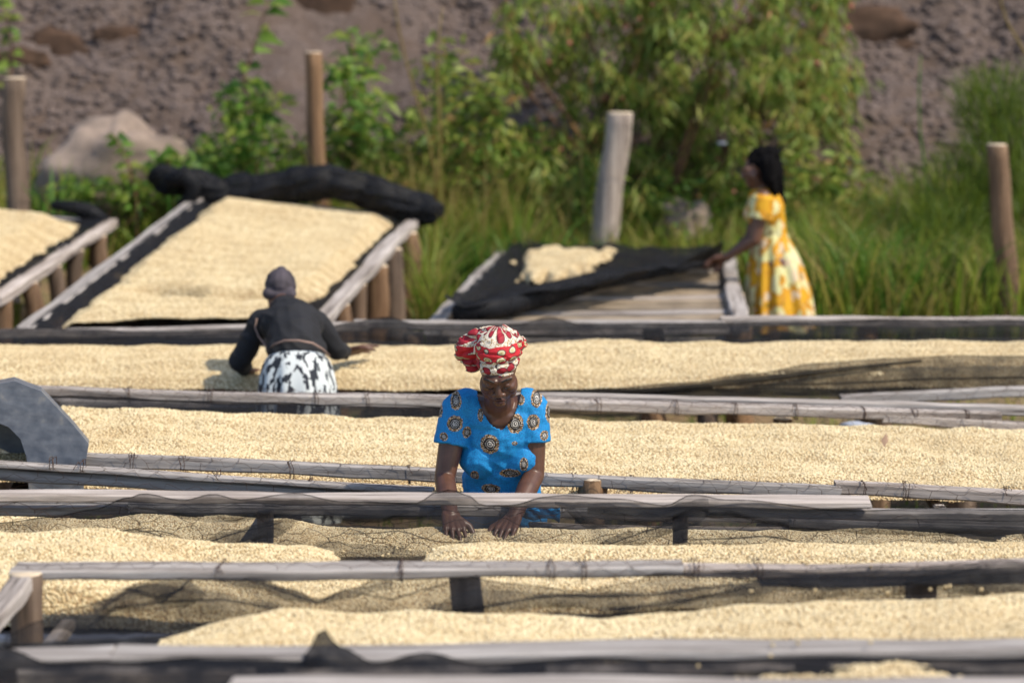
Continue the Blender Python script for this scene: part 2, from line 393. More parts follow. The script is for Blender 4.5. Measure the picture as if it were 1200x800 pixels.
# bed whose far rail shows at the foot of the picture
a, b = P(270, 797, 5.92), P(1330, 794, 5.92)
r0 = bed('foremost drying bed, only its back rail and hanging net showing', V((.6, 5.4, gz(.6, 5.4))))
board(r0, a, b, .1, .05, 1); legs(r0, a, b, (.1, .5, .9), seed=10)
a2, b2 = V((a.x, 5.1, a.z - .06)), V((b.x, 5.1, b.z - .06)); board(r0, a2, b2, .09, .045, 2); legs(r0, a2, b2, (.1, .5, .9), seed=14)
for t in (.02, .35, .68, .98): board(r0, a2.lerp(b2, t) + V((0, .05, -.05)), a.lerp(b, t) + V((0, -.05, -.06)), .05, .04, 3, name='crossbar')

# second bed: far rail at y 757
a, b = P(-70, 764, 6.5), P(1310, 750, 6.5)
r1 = bed('drying bed with blurred grey back rail and black net bunched under it', V((0, 6.1, gz(0, 6.1))))
k = P(132, 762, 6.5); board(r1, a, k, .12, .03, 4); board(r1, k + V((.004, 0, .002)), b, .125, .03, 5)
legs(r1, a, b, (.05, .28, .5, .74, .95), seed=20); a2, b2 = V((a.x, 5.72, 1.06)), V((b.x, 5.72, 1.06))
board(r1, a2, b2, .09, .045, 6); legs(r1, a2, b2, (.05, .5, .95), seed=26)
for t in (.06, .3, .55, .8, .97): board(r1, a2.lerp(b2, t) + V((0, .05, -.05)), a.lerp(b, t) + V((0, -.055, -.16)), .05, .04, 7, name='crossbar')
net('shade_net', 'black shade net bunched along the blurred rail nearest the bottom', [(-70, 769, 6.41, 800, 6.3), (0, 758, 6.41, 802, 6.3), (60, 777, 6.41, 806, 6.3), (115, 775, 6.41, 806, 6.3), (135, 777, 6.41, 805, 6.3), (240, 770, 6.44, 806, 6.3), (355, 771, 6.44, 806, 6.3), (378, 737, 6.42, 800, 6.25), (398, 758, 6.41, 800, 6.25), (440, 777, 6.41, 800, 6.3), (500, 765, 6.41, 796, 6.3), (560, 778, 6.41, 794, 6.3), (700, 770, 6.44, 792, 6.3), (800, 775, 6.41, 790, 6.3), (980, 770, 6.44, 782, 6.3), (1100, 772, 6.41, 780, 6.3), (1310, 770, 6.41, 784, 6.3)], seed=3, mat='netd', tray=(5.75, 1.05), amp=.012)
heap('coffee_beans', 'pale parchment coffee beans heaped below the blurred front rail', (V((-1.6, 5.78, 1.06)), V((1.6, 5.78, 1.06)), V((-1.6, 6.42, 1.09)), V((1.6, 6.42, 1.09))),
     lambda x, v, u: (.03 + .045 * sstep(0, .7, x) + .02 * nz(x, v, 2, 2.5)) * min(1, (1 - v) * 7) * min(1, v * 6 + .2) - .006, seed=2, nu=120, nv=26)

# third bed: far rail at y 660, its left end in view
a, b = P(17, 662, 7.6), P(1320, 654, 7.6)
r2 = bed('drying bed with its log corner post and slanted end board showing', V((0, 7.15, gz(0, 7.15))))
m1 = P(800, 660, 7.6); board(r2, a, m1, .12, .032, 8, sag=.0); board(r2, m1 + V((.005, 0, -.008)), b, .1, .026, 9); board(r2, P(890, 674, 7.62), P(1320, 666, 7.62), .06, .03, 10)
c2 = V((a.x + .03, 6.72, 1.06)); d2 = V((b.x, 6.72, 1.06))
board(r2, a + V((.035, -.06, -.006)), V((a.x + .035, 6.6, 1.13)), .075, .05, 11, name='end_board')
board(r2, c2, d2, .09, .045, 12)
p = P(30, 672, 7.53); log(r2, p, p.z - gz(p.x, p.y) + .06, .052, 30)
p = P(544, 671, 7.68); log(r2, p, p.z - gz(p.x, p.y) + .06, .05, 31, mat='greylog'); legs(r2, c2, d2, (.04, .5, .97), seed=33)
p = P(1080, 664, 7.68); log(r2, p, p.z - gz(p.x, p.y) + .06, .05, 32, mat='greylog')
for t in (.04, .27, .5, .75, .96): board(r2, c2.lerp(d2, t) + V((0, .05, -.05)), V((c2.lerp(d2, t).x, 7.6, .97)), .05, .04, 13, name='crossbar')
wire(r2, wprof(a, b, HANGF[:4]), seed=2)
net('shade_net', 'thin black net slumped in folds below the rail with the log corner post',
    [(6, 744, 6.95, 754, 6.92), (45, 728, 7.2, 752, 7.1), (75, 714, 7.35, 750, 7.15), (140, 700, 7.48, 748, 7.2), (160, 684, 7.52, 746, 7.25), (215, 673, 7.55, 742, 7.3), (285, 676, 7.55, 734, 7.35), (340, 690, 7.52, 728, 7.38), (372, 702, 7.5, 724, 7.4), (410, 690, 7.53, 722, 7.4), (450, 676, 7.55, 720, 7.4), (540, 675, 7.55, 718, 7.4), (610, 685, 7.54, 718, 7.4), (680, 692, 7.53, 718, 7.4), (740, 682, 7.54, 716, 7.4), (780, 668, 7.55, 714, 7.4), (900, 668, 7.55, 708, 7.4), (1030, 664, 7.55, 700, 7.4), (1120, 664, 7.55, 698, 7.4), (1160, 656, 7.54, 706, 7.38), (1320, 664, 7.55, 704, 7.4)],
    seed=11, tray=(6.75, 1.0), amp=.03, swags=[[(60, 726, 738, 7.2), (105, 716, 744, 7.3), (140, 694, 744, 7.4), (175, 683, 738, 7.44), (235, 690, 736, 7.42), (300, 702, 722, 7.42), (362, 717, 721, 7.4)], [(110, 706, 722, 7.38), (150, 686, 716, 7.42), (215, 676, 712, 7.44), (240, 690, 702, 7.44)], [(250, 676, 680, 7.48), (300, 676, 690, 7.48), (340, 690, 703, 7.46), (372, 703, 708, 7.45), (410, 690, 700, 7.46), (460, 680, 690, 7.47)], [(470, 719, 722, 7.38), (560, 690, 717, 7.42), (650, 694, 712, 7.44), (760, 692, 716, 7.42), (850, 684, 700, 7.45), (960, 672, 690, 7.46)], [(700, 712, 718, 7.38), (800, 700, 717, 7.41), (900, 680, 708, 7.42), (1000, 676, 700, 7.43), (1130, 660, 696, 7.43), (1200, 660, 706, 7.42), (1320, 668, 706, 7.42)], [(1060, 676, 682, 7.42), (1120, 666, 694, 7.4), (1180, 672, 706, 7.4), (1320, 690, 708, 7.4)]], extra=[(((100, 735, 7.3), (135, 712, 7.4), (190, 705, 7.45), (225, 678, 7.5)), .012), (((120, 712, 7.35), (150, 690, 7.45), (185, 700, 7.45), (215, 690, 7.48)), .014), (((190, 704, 7.44), (260, 702, 7.45), (360, 719, 7.42)), .009), (((200, 734, 7.3), (280, 726, 7.36), (370, 718, 7.41)), .008), (((285, 676, 7.53), (330, 692, 7.5), (372, 706, 7.46), (400, 694, 7.48)), .007), (((400, 690, 7.5), (460, 702, 7.46), (500, 690, 7.47), (540, 678, 7.5)), .006), (((480, 722, 7.38), (560, 712, 7.42), (640, 698, 7.46), (760, 697, 7.46), (860, 684, 7.48)), .012), (((700, 716, 7.4), (800, 704, 7.43), (880, 688, 7.46)), .007), (((860, 676, 7.5), (960, 690, 7.45), (1060, 684, 7.46), (1150, 664, 7.48)), .012)])
heap('coffee_beans', 'broad drift of pale coffee beans in front of the slumped thin net', (V((-1.05, 6.76, 1.0)), V((2, 6.76, 1.0)), V((-1.05, 7.5, .995)), V((2, 7.5, .995))),
     lambda x, v, u: (.075 + .045 * sstep(.3, 1.3, x) + .022 * nz(x, v, 4, 1.8) + .012 * nz(x, v, 8, 5)) * min(1, (1 - v) * 4.5) * min(1, (x + 1.06 + .35 * (1 - v) - .12) * 3.2) - .008, seed=4, nu=150, nv=32)

# fourth bed: far rail at y 580
r3 = bed('drying bed below the woman in blue, its net raised to a doubled rail', V((0, 8.2, gz(0, 8.2))))
a, b = P(-80, 577, 8.75), P(1320, 598, 8.78)
board(r3, a, P(1019, 583, 8.75), .105, .027, 14, sag=-.002); board(r3, P(690, 590, 8.79), b, .09, .034, 15); board(r3, P(-80, 591, 8.8), P(150, 592, 8.8), .05, .03, 16)
a2, b2 = P(-80, 741, 7.68), P(1320, 741, 7.68); board(r3, a2, P(170, 744, 7.68), .09, .045, 17); board(r3, P(171, 745, 7.68), b2, .09, .045, 18)
for x_ in (-60, 312, 797, 1260):
    p = P(x_, 596, 8.83); board(r3, V((p.x, p.y, p.z)), V((p.x + .005, p.y + .02, gz(p.x, p.y) - .05)), .05, .05, 19, 'greylog', name='post')
board(r3, P(309, 600, 8.84), P(268, 655, 8.7), .045, .04, 20, name='brace')
legs(r3, a2, b2, (.05, .35, .65, .95), seed=40)
for t in (.05, .3, .55, .8, .96): board(r3, a2.lerp(b2, t) + V((0, .05, -.05)), V((a2.lerp(b2, t).x, 8.75, .94)), .05, .04, 21, name='crossbar')
wire(r3, wprof(a, b, [(.045, -.03), (-.05, -.03), (-.052, -.07), (-.07, -.11), (-.09, -.15), (-.12, -.18)]), seed=3, r=.0013, cell=.075)
net('shade_net', 'sheer black net hanging from the rail before the hands of the woman in blue',
    [(-80, 622, 8.68, 636, 8.6), (0, 613, 8.69, 640, 8.58), (60, 606, 8.7, 643, 8.56), (110, 597, 8.71, 645, 8.56), (150, 584, 8.69, 645, 8.56), (168, 579, 8.68, 645, 8.56), (215, 586, 8.69, 645, 8.56), (250, 579, 8.68, 645, 8.56), (280, 586, 8.69, 646, 8.56), (345, 578, 8.68, 648, 8.56), (400, 588, 8.69, 652, 8.55), (490, 590, 8.69, 652, 8.55), (510, 578, 8.68, 652, 8.55), (528, 574, 8.68, 652, 8.55), (548, 580, 8.68, 650, 8.55), (566, 592, 8.69, 648, 8.56), (600, 592, 8.69, 648, 8.56), (640, 583, 8.68, 648, 8.56), (664, 581, 8.68, 648, 8.56), (720, 585, 8.69, 648, 8.56), (780, 592, 8.69, 648, 8.56), (812, 579, 8.68, 646, 8.56), (850, 586, 8.69, 646, 8.56), (1000, 598, 8.7, 646, 8.56), (1090, 596, 8.7, 646, 8.56), (1320, 600, 8.71, 646, 8.56)],
    seed=21, mat='nets', tray=(7.7, .885), amp=.026, freq=4, swags=[[(70, 624, 628, 8.62), (110, 630, 640, 8.6), (200, 634, 645, 8.57), (240, 643, 646, 8.56)], [(150, 588, 594, 8.66), (250, 590, 612, 8.66), (345, 586, 606, 8.66), (430, 592, 612, 8.66), (500, 592, 606, 8.66)], [(210, 641, 645, 8.57), (270, 622, 644, 8.6), (320, 610, 630, 8.63), (360, 600, 606, 8.65)], [(370, 634, 653, 8.56), (430, 637, 658, 8.54), (500, 645, 655, 8.54), (520, 650, 653, 8.54)], [(380, 598, 606, 8.64), (440, 597, 612, 8.63), (480, 598, 602, 8.64)], [(650, 588, 592, 8.65), (690, 588, 620, 8.64), (760, 596, 612, 8.65), (830, 584, 606, 8.66)], [(680, 642, 646, 8.57), (740, 622, 640, 8.6), (800, 604, 622, 8.64), (840, 598, 604, 8.65)], [(830, 590, 604, 8.65), (960, 604, 622, 8.64), (1100, 602, 628, 8.63), (1320, 606, 632, 8.62)]], extra=[(((80, 627, 8.6), (160, 620, 8.62), (230, 640, 8.57)), .006), (((85, 629, 8.6), (130, 637, 8.58), (200, 644, 8.56)), .01), (((120, 622, 8.62), (190, 622, 8.62), (235, 638, 8.6)), .004), (((225, 640, 8.58), (270, 626, 8.62), (330, 612, 8.66)), .006), (((400, 625, 8.62), (470, 622, 8.62), (510, 634, 8.6), (540, 636, 8.6)), .005), (((690, 644, 8.57), (740, 628, 8.62), (790, 612, 8.66)), .006), (((800, 632, 8.6), (900, 628, 8.61), (960, 640, 8.58)), .007)])
def th3(x, v, u):
    t = .055 + .075 * sstep(-.95, -1.5, x) + .02 * nz(x, v, 3, 1.7) + .012 * nz(x, v, 9, 5)
    gap = sstep(-.75, -.55, x) * sstep(-.16, -.36, x) * sstep(.5, .8, v)
    return t * min(1, (1 - v) * 4 + .05) * min(1, v * 9 + .2) * (1 - 1.15 * gap) - .005
heap('coffee_beans', 'coffee bean layer with a mound behind the log corner post', (V((-2.2, 7.7, .895)), V((2.2, 7.7, .895)), V((-2.2, 8.62, .985)), V((2.2, 8.62, .985))), th3, seed=6, nu=190, nv=32)

# fifth bed: the one the woman in blue works at
r4 = bed('low drying bed under the hands of the woman in blue', V((0, 9.4, gz(0, 9.4))))
a, b = P(-80, 586, 9.84), P(1320, 608, 9.84); board(r4, a, P(700, 594, 9.84), .07, .035, 22); board(r4, P(702, 595, 9.84), b, .085, .04, 23)
board(r4, P(620, 612, 9.8), P(925, 617, 9.8), .05, .05, 24); board(r4, P(926, 606, 9.78), P(1320, 619, 9.78), .05, .04, 25)
a2, b2 = V((a.x, 8.98, .82)), V((b.x, 8.98, .81)); board(r4, a2, b2, .09, .045, 26)
legs(r4, a, b, (.04, .3, .7, .96), seed=50, inset=.03); legs(r4, a2, b2, (.04, .3, .7, .96), seed=55)
for t in (.05, .3, .55, .8, .96): board(r4, a2.lerp(b2, t) + V((0, .05, -.08)), V((a2.lerp(b2, t).x, 9.79, .76)), .05, .04, 27, name='crossbar')
net('shade_net', 'dark net lining the back of the low bed before the blue dress', [(-80, 588, 9.76, 612, 9.7), (280, 592, 9.76, 610, 9.7), (420, 592, 9.76, 616, 9.7), (560, 595, 9.76, 622, 9.7), (700, 596, 9.76, 620, 9.7), (1000, 604, 9.76, 620, 9.7), (1320, 610, 9.76, 630, 9.7)], seed=31, mat='net', tray=(9.02, .715), amp=.01)
def th4(x, v, u):
    t = .045 + .05 * sstep(-.5, -1, x) - .02 * sstep(.8, 1.8, x) + .025 * nz(x, v, 3, 1.9) + .022 * nz(x, v * .5, 7, 4)
    for hx in (-.215, -.05): t -= .05 * math.exp(-((x - hx) ** 2 / .0045 + (v - .56) ** 2 / .035))
    t += .03 * math.exp(-((x + .13) ** 2 / .002 + (v - .6) ** 2 / .02)) + .02 * math.exp(-((x - .06) ** 2 / .004 + (v - .5) ** 2 / .03))
    return t * min(1, (1 - v + .06 * nz(x, 0, 4, 3)) * 5) * min(1, v * 9 + .2) - .005
heap('coffee_beans', 'coffee beans being raked by the hands of the woman in blue', (V((-2.4, 9.02, .73)), V((2.4, 9.02, .73)), V((-2.4, 9.74, .81)), V((2.4, 9.74, .785))), th4, seed=8, nu=210, nv=34)

# sixth bed: behind the woman in blue
r5 = bed('drying bed behind the woman in blue with wire netting on its front rail', V((0, 11.05, gz(0, 11.05))))
n0, n1, n2 = P(102, 531, 10.5), P(985, 569, 10.3), P(1330, 580, 10.24)
board(r5, n0, n1, .06, .055, 28, sag=.0); board(r5, P(978, 563, 10.33), n2, .06, .055, 29)
l0, l1 = P(-90, 535, 10.3), P(507, 572, 10.16); board(r5, l0, l1, .075, .022, 30, sag=0); board(r5, l0 + V((0, .02, -.026)), l1 + V((-.1, .02, -.026)), .045, .055, 31, sag=0)
f0, f1 = P(-90, 450, 11.72), P(1330, 492, 11.7)
board(r5, P(-90, 449, 11.72), P(718, 468, 11.7), .075, .05, 32); board(r5, P(600, 459, 11.76), P(1330, 478, 11.76), .05, .05, 33, sag=0)
board(r5, P(640, 466, 11.68), P(1172, 483, 11.66), .075, .05, 34, sag=0); board(r5, P(1034, 484, 11.66), P(1330, 500, 11.64), .06, .05, 35, sag=0)
for (x_, y_, r_) in ((696, 560, .065), (185, 566, .05), (985, 574, .045)):
    p = P(x_, y_, 10.38); log(r5, p, p.z - gz(p.x, p.y) + .06, r_, 60 + x_)
legs(r5, f0, f1, (.06, .3, .5, .71, .93), seed=70, inset=.04)
for t in (.04, .2, .4, .6, .8, .97): q = f0.lerp(f1, t); board(r5, V((q.x, 10.4, .78 - .03 * t)), V((q.x, 11.66, .86 - .06 * t)), .05, .04, 36, name='crossbar')
wire(r5, wprof(n0, n1, HANGN), seed=4); wire(r5, wprof(P(978, 563, 10.33), n2, HANGN), seed=5); wire(r5, wprof(l0, l1, HANGN), seed=6)
wire(r5, wprof(P(60, 453, 11.71), P(700, 468, 11.69), HANGF[:4]), seed=7); wire(r5, wprof(P(660, 467, 11.67), P(1170, 484, 11.65), HANGF[:5]), seed=8); wire(r5, wprof(P(1040, 485, 11.65), P(1330, 500, 11.63), HANGF[:5]), seed=9)
net('shade_net', 'black net lining showing under the back rail where the dark clothed woman stands', [(60, 466, 11.66, 480, 11.58), (85, 464, 11.66, 483, 11.58), (140, 466, 11.66, 482, 11.58), (200, 470, 11.66, 484, 11.58), (330, 472, 11.66, 490, 11.58), (400, 476, 11.66, 494, 11.58), (505, 478, 11.66, 496, 11.58), (600, 492, 11.64, 500, 11.58), (720, 497, 11.64, 507, 11.57), (850, 500, 11.64, 510, 11.57), (950, 499, 11.64, 512, 11.57), (1040, 500, 11.64, 512, 11.57), (1200, 510, 11.64, 522, 11.57), (1330, 516, 11.64, 528, 11.57)], seed=41, tray=(10.5, .78), amp=.01, mat='hem', step=7)
def th5(x, v, u):
    t = .06 + .012 * nz(x, v, 3, 1.3) + .012 * nz(x, v, 6, 5)
    return (t + .02 * sstep(-.8, -1.8, x)) * min(1, (1 - v) * 7 + .1 * nz(x, 0, 5, 6)) * min(1, v * 10 + .3) - .004
heap('coffee_beans', 'wide even layer of coffee beans behind the woman in blue', (V((-1.92, 10.46, .80)), V((2.9, 10.42, .745)), V((-2.15, 11.66, .945)), V((2.9, 11.63, .85))), th5, 12000, seed=10, nu=210, nv=44)
heap('coffee_beans', 'small patch of coffee beans beside the grey sheet', (V((-3.0, 10.46, .815)), V((-1.93, 10.46, .80)), V((-3.0, 11.66, .95)), V((-2.16, 11.66, .945))), lambda x, v, u: .05, 12000, seed=11, nu=40, nv=40)

# seventh bed: the dark clothed woman works at it
r6 = bed('drying bed in front of the woman in dark top and patterned skirt', V((0, 13.1, gz(0, 13.1))))
f0, f1 = P(-80, 389, 13.6), P(1330, 370, 13.6)
k = P(432, 377, 13.6); board(r6, f0, k, .07, .05, 37, sag=.0); board(r6, k + V((-.08, .02, .006)), P(850, 375, 13.6), .07, .045, 38); board(r6, P(845, 371, 13.62), f1, .075, .05, 39)
n0, n1 = P(-80, 466, 12.62), P(1330, 447, 12.62); board(r6, n0, P(960, 466, 12.62), .06, .045, 40); board(r6, P(985, 462, 12.6), n1, .07, .055, 41, sag=0)
legs(r6, f0, f1, (.03, .2, .4, .6, .78, .97), .055, .05, seed=80); legs(r6, P(-80, 470, 12.6), P(1330, 462, 12.6), (.1, .33, .46, .60, .645, .79, .86, .96), .062, .06, .07, seed=90)
for t in (.03, .2, .4, .6, .8, .97): q = f0.lerp(f1, t); board(r6, V((q.x, 12.6, .85)), V((q.x, 13.55, .95)), .05, .04, 42, name='crossbar')
wire(r6, wprof(f0, f1, HANGF[:4]), cell=.07, seed=10); wire(r6, wprof(P(985, 462, 12.58), n1, HANGN[:4]), cell=.07, seed=11)
net('shade_net', 'dark net hung along the rail in front of the lengthwise beds', [(-80, 388, 13.53, 428, 13.2), (0, 386, 13.53, 418, 13.3), (40, 385, 13.53, 412, 13.35), (118, 386, 13.53, 404, 13.42), (150, 389, 13.53, 396, 13.45), (380, 386, 13.53, 395, 13.45), (410, 378, 13.52, 398, 13.45), (455, 372, 13.52, 400, 13.45), (490, 381, 13.53, 402, 13.45), (600, 381, 13.53, 402, 13.45), (645, 372, 13.52, 401, 13.45), (680, 380, 13.53, 400, 13.45), (960, 378, 13.53, 397, 13.45), (1035, 374, 13.52, 396, 13.45), (1100, 375, 13.52, 396, 13.45), (1330, 376, 13.53, 395, 13.45)], seed=51, mat='hem', tray=(12.7, .86), amp=.012, step=7)
net('shade_net', 'brownish see-through net heaved up in a hump over the beans by the broken rail', [(600, 458, 12.62, 464, 12.6), (700, 456, 12.64, 466, 12.58), (800, 449, 12.68, 470, 12.58), (880, 438, 12.75, 472, 12.58), (960, 426, 12.82, 474, 12.58), (1050, 420, 12.86, 468, 12.6), (1120, 417, 12.86, 464, 12.6), (1200, 418, 12.86, 460, 12.6), (1330, 422, 12.84, 457, 12.6)], seed=61, mat='netb', amp=.02, belly=.03, extra=[(((620, 460, 12.58), (760, 458, 12.58), (880, 446, 12.64), (990, 432, 12.74), (1080, 423, 12.82)), .03), (((820, 452, 12.6), (960, 450, 12.6), (1100, 444, 12.64), (1210, 442, 12.64), (1330, 443, 12.64)), .012)])
heap('coffee_beans', 'golden layer of coffee beans spread before the dark clothed woman', (V((-3.3, 12.68, .88)), V((3.3, 12.68, .905)), V((-3.3, 13.5, .985)), V((3.3, 13.5, 1.02))),
     lambda x, v, u: (.05 + .015 * nz(x, v, 3, 1.3) + .012 * nz(x, v, 6, 4) + .03 * math.exp(-(v - .5) ** 2 / .1)) * min(1, (1 - v) * 7) * min(1, v * 9 + .3) * min(1, max(-.3, (x + 3.05 + .8 * (1 - v)) * 4)) - .004, 11000, seed=12, nu=210, nv=36)

# lengthwise beds at the back
def long_bed(label, nl, nr, fl, fr, seed, npost, w=.1, wirecell=.09):
    c = (nl + nr + fl + fr) / 4; rt = bed(label, V((c.x, c.y, gz(c.x, c.y))))
    board(rt, nl, fl, w, .06, seed, sag=0); board(rt, nr, fr, w, .06, seed + 1, sag=0)
    board(rt, nl + V((.06, .06, -.02)), nr + V((-.06, .06, -.02)), .08, .05, seed + 2); board(rt, fl + V((.06, -.05, .0)), fr + V((-.06, -.05, .0)), .08, .06, seed + 3)
    for i in range(npost):
        t = (i + .35) / npost
        for q, m_ in ((nl.lerp(fl, t), 0), (nr.lerp(fr, t), 1)):
            p = q + V((0, 0, -.06)); log(rt, p, p.z - gz(p.x, p.y) + .08, .065 * random.uniform(.8, 1.25), seed * 3 + i + 50 * m_, (random.uniform(-.03, .03), 0))
    for i in range(6):
        t = (i + .5) / 6; board(rt, nl.lerp(fl, t) + V((.05, 0, -.13)), nr.lerp(fr, t) + V((-.05, 0, -.13)), .06, .045, seed + 7 + i, name='crossbar')
    return rt
# rising bed left of centre
nl, nr, fl, fr = P(28, 384, 14.0), P(366, 380, 14.0), P(237, 226, 17.9), P(487, 252, 17.9)
g1 = long_bed('lengthwise drying bed full of beans with rolled black net across its top end', nl, nr, fl, fr, 110, 6)
def inset(nl, nr, fl, fr, e, dz): 
    return tuple(q + V((sx * e, sy * e, dz)) for q, sx, sy in ((nl, 1, 1), (nr, -1, 1), (fl, 1, -1), (fr, -1, -1)))
q4 = inset(nl, nr, fl, fr, .03, -.05); mb = MB()
for j in range(31):
    for i in range(17):
        u, v = i / 16, j / 30; e = abs(u - .5) * 2; q = q4[0].lerp(q4[1], u).lerp(q4[2].lerp(q4[3], u), v) + V((0, 0, .075 * sstep(.8, 1, e) - .02 + .02 * nz(u * 9, v * 20, 3)))
        mb.v.append(q)
mb.f = [(j * 17 + i, j * 17 + i + 1, (j + 1) * 17 + i + 1, (j + 1) * 17 + i) for j in range(30) for i in range(16)]; mb.m = [0] * len(mb.f)
solo('shade_net', mb, M['netd'], 'black net lining under the beans of the bed with the rolled net', 'net')
roll = [(188, 203, 17.7), (205, 207, 17.78), (228, 212, 17.8), (262, 222, 17.82), (300, 220, 17.8), (345, 210, 17.8), (385, 208, 17.8), (420, 214, 17.8), (460, 228, 17.8), (490, 238, 17.78), (512, 240, 17.74)]
mb = MB(); pts = []; rs = []
for k in range(201):
    q = interp([(i,) + r for i, r in enumerate(roll)], k / 20); pts.append(P(q[1], q[2] + 6, q[3]) + V((0, .05 * nz(k, 0, 0, .08), .012 * nz(k, 3, 0, .16))))
    rs.append((.105 + .025 * nz(k, 1, 2, .05)) * (.75 if k < 30 else 1) * min(1, .45 + (200 - k) / 30))
mb.tube(pts, rs, 40)
for i, v in enumerate(mb.v):
    ax = pts[min(i // 40, 200)]; d_ = (v - ax).normalized(); an = math.atan2(d_.z, d_.y) + v.x * 1.5
    v += d_ * (-.03 * max(0, .3 - abs(nz(v.x * 1.1, math.cos(an) * 1.3, math.sin(an) * 1.3, 2.0))) * 2 + .02 + .02 * nz(v.x * 2, math.cos(an), math.sin(an), 3))
mb.tube([P(x, y, 17.6) for x, y in ((196, 212), (215, 205), (228, 216), (224, 232), (208, 240))], [.05, .075, .07, .05, .03], 10)
solo('net_roll', mb, M['netd'], 'thick roll of black net lying across the top end of a bean bed', 'net')
q4 = inset(nl, nr, fl, fr, .12, -.06)
def thg(x, v, u):
    e = .5 - abs(u - .5); n_ = .035 * nz(x, v * 4, 3, 5)
    band = 1.6 * math.exp(-((v - .2 - .03 * math.sin(u * 7)) / .022) ** 2) * sstep(.1, .3, u) * (1 - .8 * math.exp(-((u - .55) / .1) ** 2))
    return (.1 * min(1, (e + n_ + .01) * 9) + .03 * nz(x, v * 4, 6, 1.6)) * min(1, (1.01 - v) * 14) - .015 - .11 * band
heap('coffee_beans', 'big sloping spread of beans on the bed with the rolled net', q4, thg, 7000, seed=14, nu=90, nv=150, size=(.0075, .0056, .0045))
# bed at the far left
nl, nr, fl, fr = P(-330, 352, 14.9), P(-8, 348, 14.9), P(-160, 240, 17.6), P(131, 256, 17.5)
g2 = long_bed('lengthwise drying bed on stout log posts beside the big boulder', nl, nr, fl, fr, 140, 5)
q4 = inset(nl, nr, fl, fr, .02, .012); mb = MB()
for j in range(31):
    for i in range(17):
        u, v = i / 16, j / 30; e = max(abs(u - .5) * 2, (v - .5) * 2); q = q4[0].lerp(q4[1], u).lerp(q4[2].lerp(q4[3], u), v) + V((.03 * nz(v * 9, 0, 3) * sstep(.9, 1, e), 0, .05 * sstep(.8, 1, e) - .05 + .03 * nz(u * 9, v * 20, 3)))
        mb.v.append(q)
mb.f = [(j * 17 + i, j * 17 + i + 1, (j + 1) * 17 + i + 1, (j + 1) * 17 + i) for j in range(30) for i in range(16)]; mb.m = [0] * len(mb.f)
mb.tube([P(x, y, 17.45) for x, y in ((60, 240), (85, 243), (105, 248), (122, 258), (118, 268))], [.03, .05, .06, .05, .03], 8)
solo('shade_net', mb, M['netd'], 'black net lining spilling over the rail beside the big boulder', 'net')
heap('coffee_beans', 'heap of beans on the bed beside the big boulder', inset(nl, nr, fl, fr, .1, -.02), lambda x, v, u: (.13 * min(1, (.5 - abs(u - .5) + .03 * nz(x, v * 4, 3, 5)) * 6) + .03 * nz(x, v * 4, 6, 1.6)) * min(1, (1 - v) * 7) - .02, 7000, seed=16, nu=80, nv=90, size=(.0075, .0056, .0045))
# bed at the right with the net being pulled aside
nl, nr, fl, fr = P(505, 380, 13.95), P(868, 377, 13.95), P(592, 292, 18.4), P(851, 297, 18.4)
g3 = long_bed('half uncovered drying bed beside the woman in yellow', nl, nr, fl, fr, 170, 5)
q4 = inset(nl, nr, fl, fr, .06, -.055)
for i in range(15):                                   # bare slats of the uncovered tray
    t = (i + .5) / 15; board(g3, q4[0].lerp(q4[2], t), q4[1].lerp(q4[3], t), .17 * (1 + .4 * math.sin(i * 4)), .02, 190 + i, 'slat' if i % 3 else 'wood', name='slat')
mb = MB(); NV, NU = 46, 50
for j in range(NV + 1):
    v = j / NV
    for i in range(NU + 1):
        u = i / NU
        edge = .03 + .12 * sstep(0, .3, u) + .38 * sstep(.3, 1, u); vv = edge + (1.0 - edge) * v
        q = q4[0].lerp(q4[1], u).lerp(q4[2].lerp(q4[3], u), vv)
        h = .03 + .05 * abs(nz(u * 5, vv * 9, 2)) + .035 * nz(u * 9, vv * 16, 7) + .11 * math.exp(-(v / .16) ** 2) * (.6 + .5 * sstep(.1, .5, u)) + .05 * sstep(.88, 1, max(abs(u - .5) * 2, vv)) + .1 * sstep(.75, 1, u) * math.exp(-((v - .1) / .2) ** 2)
        mb.v.append(q + V((0, 0, h + .02)))
mb.f = [(j * (NU + 1) + i, j * (NU + 1) + i + 1, (j + 1) * (NU + 1) + i + 1, (j + 1) * (NU + 1) + i) for j in range(NV) for i in range(NU)]; mb.m = [0] * len(mb.f)
mb.tube([P(535, 366, 14.3), P(585, 360, 14.5), P(640, 345, 15.0), P(700, 328, 15.6), P(770, 318, 16), P(840, 306, 16.3)], [.05, .07, .075, .06, .045, .012], 9)
solo('shade_net', mb, M['netd'], 'crumpled black net being pulled aside by the woman in yellow', 'net')
heap('coffee_beans', 'small leftover patch of beans on the crumpled net', tuple(q - V((0, 0, .045)) for q in (P(594, 328, 15.9), P(690, 322, 15.9), P(600, 288, 17.9), P(735, 286, 17.9))), lambda x, v, u: .05 + .02 * nz(u * 4, v * 5, 2, 1) - .09 * sstep(.25, .5, abs(u - .5) + .25 * nz(u * 6, v * 7, 5)) - .07 * sstep(.36, .5, abs(v - .5) + .2 * nz(u * 8, v * 5, 9)), 7000, seed=18, nu=40, nv=60, size=(.0075, .0056, .0045))

